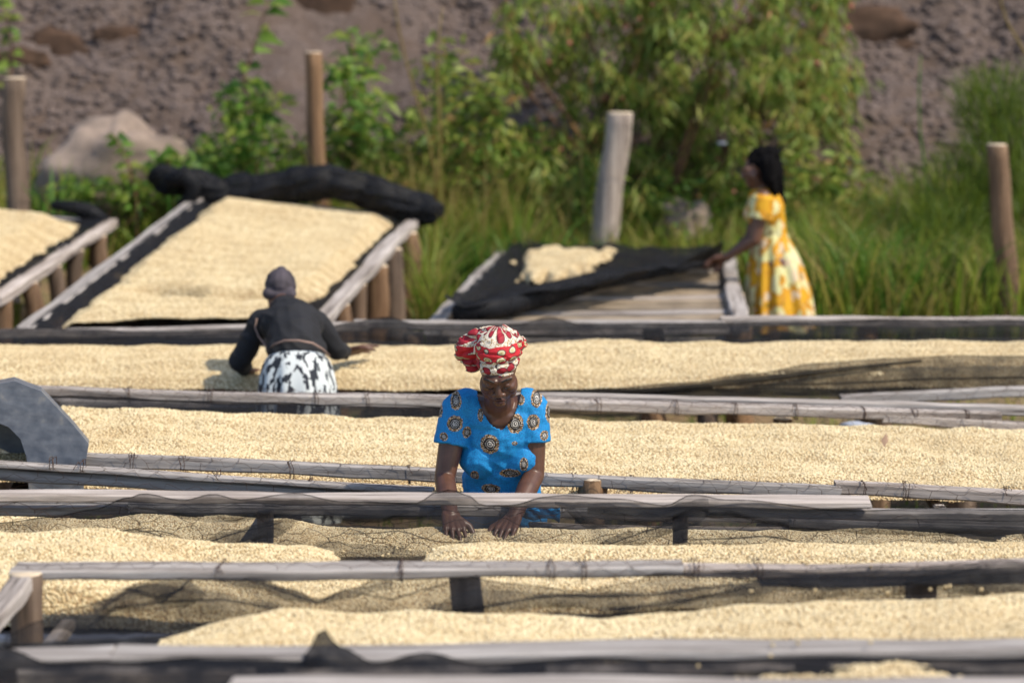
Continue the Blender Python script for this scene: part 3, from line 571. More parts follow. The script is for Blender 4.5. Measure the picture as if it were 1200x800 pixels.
def tie(root, px, py, Y, w, t, seed=0):
    c = P(px, py, Y); mb = MB(); rr = random.Random(px)
    for k in range(2):
        x = c.x + .012 * k + rr.uniform(-.004, .004); hw = w / 2 + .004
        pts = [V((x, c.y - hw, c.z - t - .004)), V((x + .004, c.y - hw - .002, c.z - t * .4)), V((x + rr.uniform(-.01, .01), c.y - hw, c.z + .004)), V((x + rr.uniform(-.01, .01), c.y, c.z + .007)), V((x, c.y + hw, c.z + .004)), V((x, c.y + hw, c.z - t - .004)), V((x + .004, c.y - hw, c.z - t - .006))]
        mb.tube(pts, .0017, 5)
    mb.tube([V((c.x, c.y - w / 2 - .004, c.z)), V((c.x + rr.uniform(-.02, .02), c.y - w / 2 - .02, c.z + .012)), V((c.x + rr.uniform(-.03, .03), c.y - w / 2 - .03, c.z - .02))], .0015, 5)
    part('wire_tie', mb, M['wire'], root)
for px, py in ((258, 661), (468, 660), (643, 660), (680, 660), (812, 660), (886, 659)): tie(r2, px, py, 7.6, .115, .036, px)
for px, py in ((152, 533), (213, 536), (340, 541), (478, 547), (672, 556), (738, 559), (838, 563), (896, 566)): tie(r5, px, py, 10.42, .062, .062, px)
for px, py in ((1060, 566), (1178, 572), (1010, 565)): tie(r5, px, py, 10.3, .062, .062, px)
for px, py in ((60, 538), (95, 541), (255, 553), (362, 561)): tie(r5, px, py, 10.24, .08, .03, px)
for px, py in ((150, 455), (245, 457), (370, 460), (430, 461), (560, 464)): tie(r5, px, py, 11.71, .078, .056, px)
for px, py in ((700, 468), (790, 470), (860, 473), (930, 475), (1010, 478), (1070, 480), (1130, 482)): tie(r5, px, py, 11.67, .078, .056, px)

# stray beans on nets and rails
mb = MB()
for px, py, Y in [(402, 646, 8.5), (465, 642, 8.52), (480, 644, 8.52), (455, 649, 8.5), (448, 651, 8.5), (500, 647, 8.5), (1090, 690, 7.3), (1108, 687, 7.32), (1113, 686, 7.32), (1150, 690, 7.3), (1163, 696, 7.28), (1040, 694, 7.3), (955, 691, 7.35), (880, 692, 7.35), (905, 755, 6.47), (935, 753, 6.47), (1020, 752, 6.46), (818, 780, 6.36), (903, 768, 6.38), (716, 655, 8.4), (945, 660, 7.62), (1020, 664, 7.56), (1155, 640, 8.5), (1100, 636, 8.52), (965, 640, 8.5)]:
    mb.ball(P(px, py, Y), (.0075, .0055, .0048), Matrix.Rotation(random.uniform(0, 3), 3, 'Z'), 9, 6)
solo('loose_beans', mb, M['bean'], 'stray coffee beans scattered on nets and rails', 'coffee beans', kind='stuff')

# ------------------------------------------------------------------ people
def skinmat(name, c):
    m = NT(name); v = m.obj(); n1 = m.noise(v, 25, 4)
    m.b(Base_Color=m.ramp(n1, [(.3, tuple(q * .8 for q in c)), (.7, tuple(q * 1.15 for q in c))]), Roughness=.4)
    m.bs.inputs['Subsurface Weight'].default_value = .05; m.bs.inputs['Subsurface Radius'].default_value = (.01, .004, .002)
    m.bump(m.noise(v, 220, 2), .12, .002); return m.mat
M['skin'] = skinmat('dark_skin', (.1, .046, .029)); M['skin2'] = skinmat('brown_skin', (.13, .06, .038))
M['dark'] = simple('near_black', (.012, .009, .008), .6); M['lips'] = simple('lips', (.07, .026, .022), .45)
M['hair'] = simple('black_hair', (.005, .0045, .005), .9, 60, .4, .5); M['hair'].node_tree.nodes['Principled BSDF'].inputs['Specular IOR Level'].default_value = .08

def hand(mb, wrist, fwd, across, curl=.5, spread=.18, size=1.0, thumb=1):
    """palm, four fingers of unequal length and a thumb that leaves the side of the palm"""
    fwd = fwd.normalized(); n = across.cross(fwd).normalized(); across = fwd.cross(n).normalized()
    if n.z < 0: n = -n
    k = size; tips = []
    for i, (o, L) in enumerate(((-.033, .06), (-.011, .073), (.011, .078), (.033, .07))):
        base = wrist + fwd * (.088 - .006 * abs(i - 1.7)) * k + across * o * k
        mb.cap(wrist + across * o * .55 * k, .0175 * k, base, .0125 * k, 10)
        d = (fwd + across * o * spread * 30 * .33).normalized(); p = base; r = .0087 * k
        for s, f in enumerate((.45, .32, .25)):
            a = curl * (.35 + .55 * s) + .1 * math.sin(i * 2.1 + s); dd = (d * math.cos(a) - n * math.sin(a)).normalized(); q = p + dd * L * f * k
            mb.cap(p, r, q, r * .9, 10); p = q; r *= .9
        tips.append(p)
    s = -thumb; b0 = wrist + fwd * .03 * k + across * s * .026 * k; b1 = b0 + (fwd * .55 + across * s * .8 - n * .25).normalized() * .045 * k
    b2 = b1 + (fwd * .85 + across * s * .35 - n * .4).normalized() * .032 * k; b3 = b2 + (fwd * .95 + across * s * .05 - n * .5).normalized() * .026 * k
    mb.chain([b0, b1, b2, b3], [.017 * k, .0135 * k, .0115 * k, .0095 * k], 10)
    return tips

def head(mb, c, rot, k=1.0):
    def q(x, y, z): return c + rot @ (V((x, y, z)) * k)
    def E(p, r): mb.ball(q(*p), tuple(a * k for a in r), rot, 20, 12)
    E((0, .015, .032), (.073, .094, .084)); E((0, -.022, -.045), (.056, .066, .06)); E((0, -.064, -.094), (.025, .022, .02)); E((0, -.04, 0), (.062, .055, .06))
    for s in (-1, 1):
        E((s * .043, -.062, -.02), (.022, .024, .02)); E((s * .046, -.02, -.072), (.02, .035, .025))
        E((s * .031, -.083, -.001), (.0145, .013, .0115)); E((s * .015, -.1, -.032), (.0125, .012, .0095)); E((s * .05, -.035, -.03), (.022, .04, .04))
        mb.cap(q(s * .012, -.09, .02), .012 * k, q(s * .047, -.076, .024), .010 * k)
    mb.cap(q(0, -.089, .014), .0085 * k, q(0, -.108, -.026), .0125 * k); E((0, -.11, -.029), (.0125, .011, .0105))
    mb.chain([q(-.02, -.082, -.062), q(0, -.089, -.057), q(.02, -.082, -.062)], [.0065 * k, .0075 * k, .0065 * k]); mb.cap(q(-.013, -.087, -.07), .0085 * k, q(.013, -.087, -.07), .0085 * k)
    return q
def legs_of(mb, pel, gnd, sep=.075, k=.9, fwd=V((0, -1, 0))):
    side = V((fwd.y, -fwd.x, 0))
    for s in (-1, 1):
        h = pel + side * s * sep; f = V((h.x, h.y, 0)) + side * s * .03; f.z = gnd + .085; kn = h.lerp(f, .5) + fwd * .03
        mb.chain([h, kn, f], [.095 * k, .062 * k, .04 * k]); a = V((f.x, f.y, gnd + .045)); mb.chain([a - fwd * .05, a + fwd * .08, a + fwd * .17 - V((0, 0, .012))], [.04, .042, .028])

# ---- woman in blue
Wb = V((P(585, 600, 10.08).x, 10.08, gz(-.05, 10.08)))
W1 = thing('person', 'woman in blue rosette print dress and red patterned headwrap sorting beans', 'person', Wb)
pel = P(590, 606, 10.12); wst = P(588, 562, 10.06); chest = P(586, 508, 9.96); nk = P(584, 466, 9.9)
shL, shR = P(536, 480, 9.93), P(624, 479, 9.93)
elL, elR = P(521, 560, 9.86), P(626, 556, 9.9); wrL, wrR = P(528, 603, 9.64), P(601, 607, 9.66)
mb = MB(); legs_of(mb, pel + V((0, 0, -.02)), Wb.z)
mb.ball(pel, (.17, .125, .13)); mb.ball(wst, (.15, .115, .13)); mb.ball(chest, (.158, .118, .14)); mb.cap(wst, .12, chest, .12)
mb.ball(P(586, 488, 9.93), (.155, .09, .085)); 
mb.chain([P(586, 486, 9.93), P(584, 470, 9.87), P(584, 458, 9.82)], [.075, .058, .056])
mb.chain([P(575, 484, 9.91), P(546, 476, 9.93), shL], [.06, .06, .055]); mb.chain([P(597, 484, 9.91), P(618, 476, 9.93), shR], [.06, .058, .055])
for s, sh, el, wr in ((-1, shL, elL, wrL), (1, shR, elR, wrR)):
    mb.chain([sh, sh.lerp(el, .5), el, el.lerp(wr, .35), wr], [.055, .051, .042, .043, .028], 18)
hand(mb, wrL, P(537, 634, 9.5) - wrL, V((1, .1, -.12)), .6, .3, 1.08, -1)
hand(mb, wrR, P(584, 634, 9.5) - wrR, V((1, -.25, .05)), .6, .22, 1.08, 1)
hc = P(584, 436, 9.76); hrot = Matrix.Rotation(R(27), 3, 'X') @ Matrix.Rotation(R(-3), 3, 'Y')
q = head(mb, hc, hrot, 1.06)
part('body', remesh(mb, .0036, 4), M['skin'], W1)
for s in (-1, 1):
    e = MB(); e.chain([q(s * .016, -.1035, .028), q(s * .034, -.0985, .034), q(s * .05, -.083, .029)], [.0035, .0045, .003], 6); part('eyebrow', e, M['dark'], W1)
    e = MB(); e.chain([q(s * .017, -.0945, -.005), q(s * .03, -.0975, -.009), q(s * .044, -.089, -.004)], [.0016, .0024, .0016], 6); part('eyelash', e, M['dark'], W1)
e = MB(); e.chain([q(-.023, -.088, -.067), q(-.008, -.0965, -.0575), q(.008, -.0965, -.0575), q(.023, -.088, -.067)], [.0025, .005, .005, .0025], 8); e.chain([q(-.017, -.09, -.073), q(0, -.0965, -.071), q(.017, -.09, -.073)], [.004, .0065, .004], 8)
part('lips', e, M['lips'], W1)
# dress
d = MB(); up = .014
d.ball(pel, (.185, .14, .14)); d.ball(wst, (.163, .13, .15)); d.ball(chest, (.17, .128, .145)); d.cap(wst, .135, chest, .132); d.ball(P(586, 490, 9.93), (.165, .102, .09))
d.ball(P(562, 536, 9.93), (.085, .085, .085)); d.ball(P(612, 536, 9.93), (.085, .085, .085))
d.chain([P(570, 484, 9.92), P(546, 474, 9.93), shL], [.068, .07, .068]); d.chain([P(600, 484, 9.92), P(618, 474, 9.93), shR], [.068, .07, .068])
def sleeve(sh, el, t1, r0, r1):
    e1 = sh.lerp(el, t1); d.tube([sh + (sh - el) * .1, sh.lerp(el, .05), sh.lerp(el, t1 * .5), e1], [r0 * .6, r0, (r0 + r1) / 2, r1], 20)
sleeve(shL, elL, .52, .068, .072); sleeve(shR, elR, .5, .068, .07)
pts = [wst, pel + V((0, 0, -.05)), V((pel.x, pel.y, Wb.z + .55)), V((pel.x, pel.y + .02, Wb.z + .22))]; d.tube(pts, [.15, .19, .22, .26], 28)
dm = remesh(d, .0048, 5)
Vpoly = [(556, 440), (559, 466), (566, 486), (577, 501), (588, 505), (598, 497), (606, 480), (611, 462), (613, 440)]
def proj(v):
    r = v - CAM; yf = r.y * CP - r.z * SP; return 600 + F * r.x / yf, 400 - F * (r.y * SP + r.z * CP) / yf
def inpoly(x, y, poly):
    c = False
    for i in range(len(poly)):
        (x1, y1), (x2, y2) = poly[i - 1], poly[i]
        if (y1 > y) != (y2 > y) and x < (x2 - x1) * (y - y1) / (y2 - y1) + x1: c = not c
    return c
inside = [inpoly(*proj(v), Vpoly) and (v.y < 9.99) for v in dm.v]
dm.f = [f for f in dm.f if not all(inside[i] for i in f)]; dm.m = [0] * len(dm.f)
for i, v in enumerate(dm.v):                                   # cloth wrinkles
    n_ = dm.n[i]; a = abs(nz(v.x * 1.2 + v.z * .5, v.z * .9, 4, 13)); k = .5 + .8 * sstep(1.15, .98, v.z)
    v += n_ * (.013 * k * (.3 - a) + .003 * nz(v.x, v.z, 2, 34))
def dressmat():
    m = NT('blue_print'); tc = m.n('TexCoord'); sx = m.n('SeparateXYZ', {0: tc.outputs['Object']}); dmin = None
    for i, (px, py, rx, ry) in enumerate([(574, 521, 13, 14), (533, 497, 11, 11), (604, 497, 11, 14), (625, 496, 9, 11), (534, 472, 8, 12), (629, 469, 8, 12), (646, 486, 8, 16), (598, 557, 15, 7), (514, 484, 5, 10), (547, 508, 6, 8), (563, 487, 4, 9), (642, 556, 7, 13), (556, 560, 6, 9), (610, 470, 6, 7), (614, 545, 6, 10), (575, 578, 13, 8), (520, 512, 6, 6), (638, 512, 6, 7), (603, 520, 4, 3)]):
        c = P(px, py, 9.83) - Wb
        ax = m.math('MULTIPLY', m.math('SUBTRACT', sx.outputs[0], c.x), F / 9.83 / (rx * .88)); az = m.math('MULTIPLY', m.math('SUBTRACT', sx.outputs[2], c.z), F / 9.83 / (ry * .88))
        dd = m.math('SQRT', m.math('ADD', m.math('MULTIPLY', ax, ax), m.math('MULTIPLY', az, az)))
        dmin = dd if dmin is None else m.math('MINIMUM', dmin, dd)
    v = tc.outputs['Object']; nn = m.noise(v, 160, 3)
    dmin = m.math('ADD', dmin, m.math('MULTIPLY_ADD', m.noise(v, 90, 2), .35, -.175))
    blue = m.mix(m.ramp(m.n('TexVoronoi', {'Vector': v, 'Scale': 260}).outputs['Distance'], [(.36, 0), (.66, .65)]), (.002, .27, .62), (.002, .1, .34))
    blk = (.012, .010, .012); wh = (.62, .6, .56); br = (.36, .2, .06)
    fringe = m.mix(m.ramp(nn, [(.47, 0), (.52, 1)]), br, (.03, .02, .015)); fringe = m.mix(m.ramp(m.noise(v, 210, 2), [(.56, 0), (.6, 1)]), fringe, wh)
    ring = m.ramp(dmin, [(0, wh), (.07, wh), (.1, blk), (.19, blk), (.22, wh), (.28, wh), (.31, blk), (.42, blk), (.46, wh), (.5, blk), (.7, blk)])
    c = m.mix(m.ramp(dmin, [(.64, 0), (.67, 1)]), ring, fringe); c = m.mix(m.ramp(dmin, [(.97, 0), (1.0, 1)]), c, blue)
    m.b(Base_Color=c, Roughness=.75); m.bump(m.noise(v, 400, 2), .2, .001); return m.mat
M['dress1'] = dressmat()
o = part('dress', dm, M['dress1'], W1); sm_ = o.modifiers.new('thick', 'SOLIDIFY'); sm_.thickness = .004; sm_.offset = -1
t = MB()                                                       # loose end of the wrapper hanging over the bed edge
g = [[P(618 + 38 * u - 4 * v * (1 - u), 590 + 16 * v + 4 * u * v + 2 * math.sin(u * 7), 9.77 - .02 * v) for u in np.linspace(0, 1, 9)] for v in np.linspace(0, 1, 6)]
t.v = [q_ + V((0, -.012 * math.sin(i * 1.9), 0)) for i, q_ in enumerate(sum(g, []))]; t.f = [(j * 9 + i, j * 9 + i + 1, (j + 1) * 9 + i + 1, (j + 1) * 9 + i) for j in range(5) for i in range(8)]; t.m = [0] * len(t.f)
o = part('cloth_end', t, M['dress1'], W1); sm_ = o.modifiers.new('thick', 'SOLIDIFY'); sm_.thickness = .005
# headwrap
h = MB(); hw = lambda x, y, z: hc + hrot @ V((x, y, z))
h.ball(hw(0, .018, .052), (.085, .106, .052), hrot, 24, 12); h.ball(hw(.004, .03, .1), (.09, .1, .06), hrot, 24, 12); h.ball(P(586, 404, 9.83), (.088, .09, .06), hrot)
h.chain([P(562, 405, 9.86), P(550, 408, 9.86), P(545, 414, 9.87)], [.06, .056, .04]); h.ball(P(554, 423, 9.87), (.04, .05, .045))
h.chain([P(566, 396, 9.78), P(584, 401, 9.715), P(604, 402, 9.74), P(610, 402, 9.82)], [.026, .03, .03, .024]); h.chain([P(563, 404, 9.75), P(577, 413, 9.69), P(600, 413, 9.69), P(607, 412, 9.77)], [.022, .022, .022, .02])
h.chain([P(568, 396, 9.83), P(575, 389, 9.8), P(582, 392, 9.77)], [.03, .024, .02]); h.chain([P(584, 390, 9.8), P(590, 386, 9.8), P(600, 392, 9.8), P(606, 397, 9.82)], [.012, .016, .02, .018])
h.chain([P(556, 396, 9.84), P(566, 392, 9.84), P(574, 396, 9.83)], [.03, .03, .03])
hm = remesh(h, .004, 2)
for i, v in enumerate(hm.v):
    lay = ((v.z - .3 * (v.x - hc.x) + .012 * nz(v.x, v.z, v.y, 9)) * 26) % 1; v += hm.n[i] * .008 * (lay - .5)
    a = nz(v.x * .7 + v.z, v.z * 1.6 - v.x * .5, v.y, 16); v += hm.n[i] * (-.009 * max(0, .18 - abs(a)) * 5 + .003)
def wrapmat():
    m = NT('red_wrap_print'); tc = m.n('TexCoord'); sx = m.n('SeparateXYZ', {0: tc.outputs['Object']}); cz = (hc - Wb)
    ang = m.math('ARCTAN2', m.math('SUBTRACT', sx.outputs[0], cz.x), m.math('SUBTRACT', cz.y + .04, sx.outputs[1]))
    z = m.math('SUBTRACT', sx.outputs[2], cz.z); zz = m.math('ADD', z, m.math('MULTIPLY', sx.outputs[1], -.35)); 
    v2 = m.n('CombineXYZ', {0: m.math('MULTIPLY', ang, .105), 1: zz, 2: 0}).outputs[0]
    vo = m.n('TexVoronoi', {'Vector': v2, 'Scale': 25, 'Randomness': .3}); d_ = vo.outputs['Distance']; n_ = m.noise(tc.outputs['Object'], 130, 3)
    cream = m.mix(m.ramp(n_, [(.5, 0), (.6, .9)]), (.66, .6, .5), (.32, .2, .07))
    red = (.5, .012, .022); dred = (.26, .008, .02)
    spots = m.ramp(d_, [(0, (.42, .01, .03)), (.38, dred), (.43, (.02, .01, .01)), (.47, (.7, .64, .54))])
    c1 = m.mix(m.ramp(d_, [(.46, 0), (.49, 1)]), spots, cream)
    rings = m.ramp(d_, [(0, (.6, .58, .3)), (.12, (.6, .58, .3)), (.17, (.1, .07, .02)), (.22, (.55, .5, .25)), (.3, (.62, .56, .4)), (.34, (.05, .03, .02))])
    c2 = m.mix(m.ramp(d_, [(.36, 0), (.38, 1)]), rings, red)
    band = m.math('ADD', m.math('MULTIPLY', m.math('ABSOLUTE', m.math('SUBTRACT', m.math('SUBTRACT', z, .088), m.math('MULTIPLY', m.math('SUBTRACT', sx.outputs[0], cz.x), .12))), -40), 1.2)
    m.b(Base_Color=m.mix(m.ramp(m.math('ADD', m.math('MULTIPLY_ADD', band, .5, .5), m.math('MULTIPLY_ADD', m.noise(tc.outputs['Object'], 14, 1), .6, -.3)), [(.52, 0), (.55, 1)]), c1, c2), Roughness=.7); return m.mat
part('headwrap', hm, wrapmat(), W1)
e = MB(); e.chain([P(556, 414, 9.79), P(557, 405, 9.775), P(563, 398, 9.755), P(574, 394, 9.74), P(588, 394, 9.74)], [.004, .005, .005, .005, .003], 7); part('wrap_edge', e, simple('white_edge', (.7, .68, .64)), W1)

# ---- woman in dark top, bent over the beans with her back to us
Wb = V((P(348, 450, 12.25).x, 12.2, gz(-1.05, 12.2)))
W2 = thing('person', 'woman in black top, grey cap and black and white skirt bending over beans', 'person', Wb)
pel = P(349, 440, 12.26); wst = P(347, 408, 12.33); chest = P(342, 380, 12.52); nk = P(333, 362, 12.66)
shL, shR = P(306, 377, 12.6), P(372, 378, 12.62); elL, elR = P(280, 424, 12.6), P(394, 410, 12.72); wrL, wrR = P(289, 434, 12.8), P(405, 413, 12.88)
mb = MB(); legs_of(mb, pel, Wb.z, fwd=V((0, 1, 0))); mb.ball(pel, (.12, .1, .12)); mb.cap(wst, .1, chest, .11); mb.cap(pel, .1, wst, .1)
mb.chain([chest, nk, P(330, 350, 12.74)], [.1, .062, .055])
for sh, el, wr in ((shL, elL, wrL), (shR, elR, wrR)): mb.chain([chest.lerp(sh, .5), sh, el, wr], [.07, .05, .04, .027], 14)
hand(mb, wrL, P(303, 433, 12.95) - wrL, V((1, -.8, 0)), .5, .2, 1.05, 1); hand(mb, wrR, P(428, 408, 12.93) - wrR, V((.1, -1, .5)), .25, .3, 1.1, -1)
hc2 = P(329, 343, 12.78); rot2 = Matrix.Rotation(R(180), 3, 'Z') @ Matrix.Rotation(R(30), 3, 'X'); head(mb, hc2, rot2, .97)
part('body', remesh(mb, .0048, 4), M['skin2'], W2)
d = MB(); d.ball(chest, (.165, .16, .12)); d.ball(wst, (.16, .135, .085)); d.chain([wst, wst.lerp(chest, .5), chest], [.135, .14, .138]); d.chain([chest, nk], [.12, .072])
for sh, el, wr in ((shL, elL, wrL), (shR, elR, wrR)): d.chain([chest.lerp(sh, .5), sh, sh.lerp(el, .5), el, el.lerp(wr, .78)], [.085, .065, .06, .055, .042], 16)
tm = remesh(d, .0055, 4)
for i, v in enumerate(tm.v): v += tm.n[i] * (.018 * (.22 - abs(nz(v.x + v.z, v.z * .6, v.y, 9))))
M['blacktop'] = simple('black_knit', (.010, .0105, .014), .85, 12, .3); part('top', tm, M['blacktop'], W2)
e = MB(); M['trim'] = simple('beige_trim', (.24, .16, .13), .8)
e.tube([P(x, y, Y) for x, y, Y in ((314, 411, 12.3), (320, 404, 12.22), (334, 399, 12.18), (350, 399, 12.17), (366, 402, 12.18), (378, 409, 12.22), (386, 417, 12.28))], .006, 6)
part('hem_trim', e, M['trim'], W2)
e = MB(); e.tube([P(x, y, Y) for x, y, Y in ((301, 373, 12.52), (299, 384, 12.5), (303, 394, 12.46), (309, 402, 12.42), (314, 411, 12.36))], .005, 6); part('seam_trim', e, M['trim'], W2)
d = MB(); d.tube([wst + V((0, -.01, -.01)), wst + V((0, -.02, -.06)), pel + V((0, 0, -.02)), V((pel.x, pel.y - .02, Wb.z + .55)), V((pel.x, pel.y, Wb.z + .2))], [.125, .168, .19, .215, .25], 40)
d.f.pop(); d.m.pop()
for i, v in enumerate(d.v):
    k = i % 40; c0 = pel; v.x += .02 * math.sin(k * 2 * math.pi / 40 * 9) * sstep(1.2, .9, v.z); v.y += .016 * math.cos(k * 2 * math.pi / 40 * 11) * sstep(1.2, .9, v.z)
m = NT('black_white_print'); v = m.obj((1, 1, .42)); n_ = m.noise(v, 36, 2, .5); n2 = m.noise(v, 70, 2)
m.b(Base_Color=m.mix(m.ramp(m.math('ADD', n_, m.math('MULTIPLY_ADD', n2, .4, -.2)), [(.46, 0), (.49, 1)]), (.016, .02, .03), (.62, .66, .66)), Roughness=.8)
o = part('skirt', d, m.mat, W2); o.modifiers.new('s', 'SUBSURF').render_levels = 1
h = MB(); hh = lambda x, y, z: hc2 + rot2 @ (V((x, y, z)))
h.ball(hh(0, .02, .03), (.083, .104, .094), rot2); h.cap(hh(-.055, .06, -.03), .034, hh(.055, .06, -.03), .034); h.ball(hh(0, .02, .115), (.03, .035, .025), rot2)
cm = remesh(h, .005, 2)
for i, v in enumerate(cm.v): v += cm.n[i] * (.005 * nz(v.x * .6, v.z * 1.4, v.y, 22))
M['cap'] = simple('charcoal_cap', (.06, .05, .062), .85, 14, .4); part('cap', cm, M['cap'], W2)

# ---- woman in yellow, standing in profile
Wb = V((P(905, 400, 16.3).x, 16.3, gz(1.7, 16.3)))
W3 = thing('person', 'woman in yellow floral dress with long black hair pulling the net', 'person', Wb)
nk = P(893, 222, 16.3); chest = P(897, 245, 16.3); wst = P(905, 279, 16.3); pel = P(908, 303, 16.3)
mb = MB(); legs_of(mb, pel + V((0, 0, -.03)), Wb.z, .08, 1, V((-1, 0, 0)))
mb.ball(chest, (.11, .15, .14)); mb.cap(chest, .11, wst, .1); mb.cap(wst, .1, pel, .13); mb.chain([chest, nk, P(889, 208, 16.3)], [.09, .06, .055])
sN, sF = P(894, 232, 16.14), P(892, 232, 16.46); eN, eF = P(885, 281, 16.12), P(880, 279, 16.4); wN, wF = P(853, 300, 16.2), P(852, 302, 16.34)
for sh, el, wr in ((sN, eN, wN), (sF, eF, wF)): mb.chain([sh, sh.lerp(el, .5), el, wr], [.055, .05, .042, .028], 14)
hand(mb, wN, V((-1, .1, -.25)), V((.1, -.9, .4)), .7, .12, 1.08, 1); hand(mb, wF, V((-1, -.1, -.25)), V((.1, .9, .4)), .7, .12, 1.08, 1)
hc3 = P(887, 199, 16.3); rot3 = Matrix.Rotation(R(-82), 3, 'Z') @ Matrix.Rotation(R(10), 3, 'X'); head(mb, hc3, rot3, .98)
part('body', remesh(mb, .0055, 4), M['skin2'], W3)
d = MB(); d.ball(chest, (.128, .16, .15)); d.ball(P(893, 230, 16.3), (.09, .16, .06)); d.chain([chest, wst], [.125, .1]); d.ball(P(884, 250, 16.3), (.075, .12, .075))
for sh, el in ((sN, eN), (sF, eF)): d.tube([sh + V((0, 0, .04)), sh, sh.lerp(el, .25), sh.lerp(el, .5)], [.03, .075, .082, .086], 18)
dd = remesh(d, .0055, 4)
m = NT('yellow_print'); v = m.obj((1, 1, .75)); n_ = m.noise(v, 9, 2, .45); n2 = m.noise(v, 15, 3)
c = m.ramp(n_, [(.4, (.62, .32, .004)), (.47, (.58, .27, .005)), (.5, (.5, .21, .004)), (.53, (.62, .58, .24)), (.62, (.66, .62, .34))])
c = m.mix(m.ramp(n2, [(.58, 0), (.61, 1)]), c, (.68, .52, .34)); c = m.mix(m.ramp(m.noise(v, 24, 2), [(.62, 0), (.64, .8)]), c, (.16, .1, .004))
m.b(Base_Color=c, Roughness=.75); M['dress3'] = m.mat
part('bodice', dd, M['dress3'], W3)
sk_ = MB(); n = 72; lv = [(P(904, 274, 16.3), .1, .108), (P(905, 286, 16.3), .125, .135), (P(907, 310, 16.3), .165, .18), (P(908, 345, 16.3), .19, .22), (P(909, 368, 16.3), .205, .25), (P(909, 383, 16.3), .21, .26)]
for c_, rx_, ry_ in lv:
    for k in range(n):
        an = 2 * math.pi * k / n; f = 1 + .09 * math.sin(an * 11 + .5 * math.sin(an * 3)) * sstep(1.4, 1.1, c_.z) + .03 * math.sin(an * 5)
        sk_.v.append(c_ + V((rx_ * f * math.cos(an) + (.045 if math.cos(an) > 0 else 0) * sstep(1.35, .95, c_.z), ry_ * f * math.sin(an), .012 * math.sin(an * 7))))
sk_.f = [(j * n + k, j * n + (k + 1) % n, (j + 1) * n + (k + 1) % n, (j + 1) * n + k) for j in range(5) for k in range(n)]; sk_.m = [0] * len(sk_.f)
o = part('skirt', sk_, M['dress3'], W3); o.modifiers.new('s', 'SUBSURF').render_levels = 1
h = MB(); h3 = lambda x, y, z: hc3 + rot3 @ V((x, y, z))
h.ball(h3(0, .03, .045), (.086, .1, .085), rot3); h.ball(h3(0, .05, .09), (.08, .08, .06), rot3); h.cap(h3(-.05, .07, .0), .045, h3(.05, .07, 0), .045)
h.chain([P(903, 190, 16.3), P(908, 205, 16.28), P(912, 220, 16.27), P(917, 236, 16.27)], [.075, .06, .04, .022]); h.ball(P(902, 181, 16.3), (.075, .08, .06)); h.chain([P(900, 192, 16.2), P(902, 210, 16.18), P(908, 226, 16.2)], [.06, .05, .02]); h.chain([P(901, 192, 16.4), P(905, 212, 16.42), P(910, 226, 16.4)], [.06, .05, .02])
hm = remesh(h, .006, 2)
for i, v in enumerate(hm.v): v += hm.n[i] * (.009 * nz(v.x * 2, v.y * 2, v.z * .5, 16))
part('hair', hm, M['hair'], W3)
e = MB(); M['teal'] = simple('teal_cloth', (.02, .16, .17), .7)
e.chain([h3(-.079, -.03, .0), h3(-.086, .0, .025), h3(-.084, .04, .045)], [.02, .016, .012]); e.ball(h3(-.082, -.005, .085), (.012, .028, .02), rot3); part('hair_tie', e, M['teal'], W3)

# ------------------------------------------------------------------ posts, stones and plants
def solopost(px, ytop, Y, ybot, r, lean, label, mat='bark', seed=1):
    top = P(px, ytop, Y); bot = P(px + lean, ybot, Y); h = top.z - gz(bot.x, Y) + .08
    k = h / max(.1, top.z - bot.z); o = log(None, top, h, r, seed, ((bot.x - top.x) * -k, 0), mat, 'wooden_post'); tag(o, label, 'post', 'log posts standing behind the beds'); return o
solopost(18, 92, 18.3, 230, .082, 2, 'dark weathered log post next to the boulder', 'bark', 3)
solopost(367, 62, 18.6, 195, .066, 5, 'straight brown log post with pale cut top behind the rolled net', 'bark', 5)
solopost(727, 133, 18.8, 290, .1, -20, 'thick leaning grey barkless post behind the half uncovered bed', 'greylog', 8)
solopost(1168, 170, 17.0, 362, .072, 15, 'brown log post with white cut top beside the fine leaved shrub', 'bark', 11)

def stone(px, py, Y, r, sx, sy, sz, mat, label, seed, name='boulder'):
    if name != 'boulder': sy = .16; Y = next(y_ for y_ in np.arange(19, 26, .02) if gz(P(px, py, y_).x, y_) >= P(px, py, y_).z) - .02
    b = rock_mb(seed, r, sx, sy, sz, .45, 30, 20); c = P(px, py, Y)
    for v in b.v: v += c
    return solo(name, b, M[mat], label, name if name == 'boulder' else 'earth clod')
stone(135, 205, 19.4, .55, 1.0, .8, .72, 'boulder', 'big pale brown boulder among grass behind the left beds', 4)
stone(803, 262, 19.3, .22, 1, .8, .9, 'boulder', 'tan boulder half hidden in grass near the woman in yellow', 9)
stone(62, 62, 21.6, .26, 1.1, .9, .75, 'darkearth_hollow', 'dark brown lump imitating a dark hollow in the slope above the boulder', 13, 'earth_clod')  # dark lump in place of a hollow, its shade put into the colour
stone(135, 45, 21.9, .16, 1.3, .9, .7, 'darkearth_hollow', 'smaller dark lump imitating the hollow beside the larger one on the slope', 17, 'earth_clod')  # second lump, dark colour imitating the same hollow
stone(382, 4, 21.6, .42, .5, .5, 1.2, 'darkearth_hollow', 'tall dark brown soil lump on the slope above the straight brown post', 23, 'earth_clod')
stone(1015, 38, 21.9, .38, 1.3, .5, .5, 'darkearth_hollow', 'flat brown soil patch bulging from the slope right of the tree', 29, 'earth_clod')
stone(20, 72, 21.5, .2, 1.4, .6, .5, 'darkearth_hollow', 'low dark lump at the edge of the imitated hollow', 31, 'earth_clod')  # third lump, dark colour imitating the lower edge of the hollow

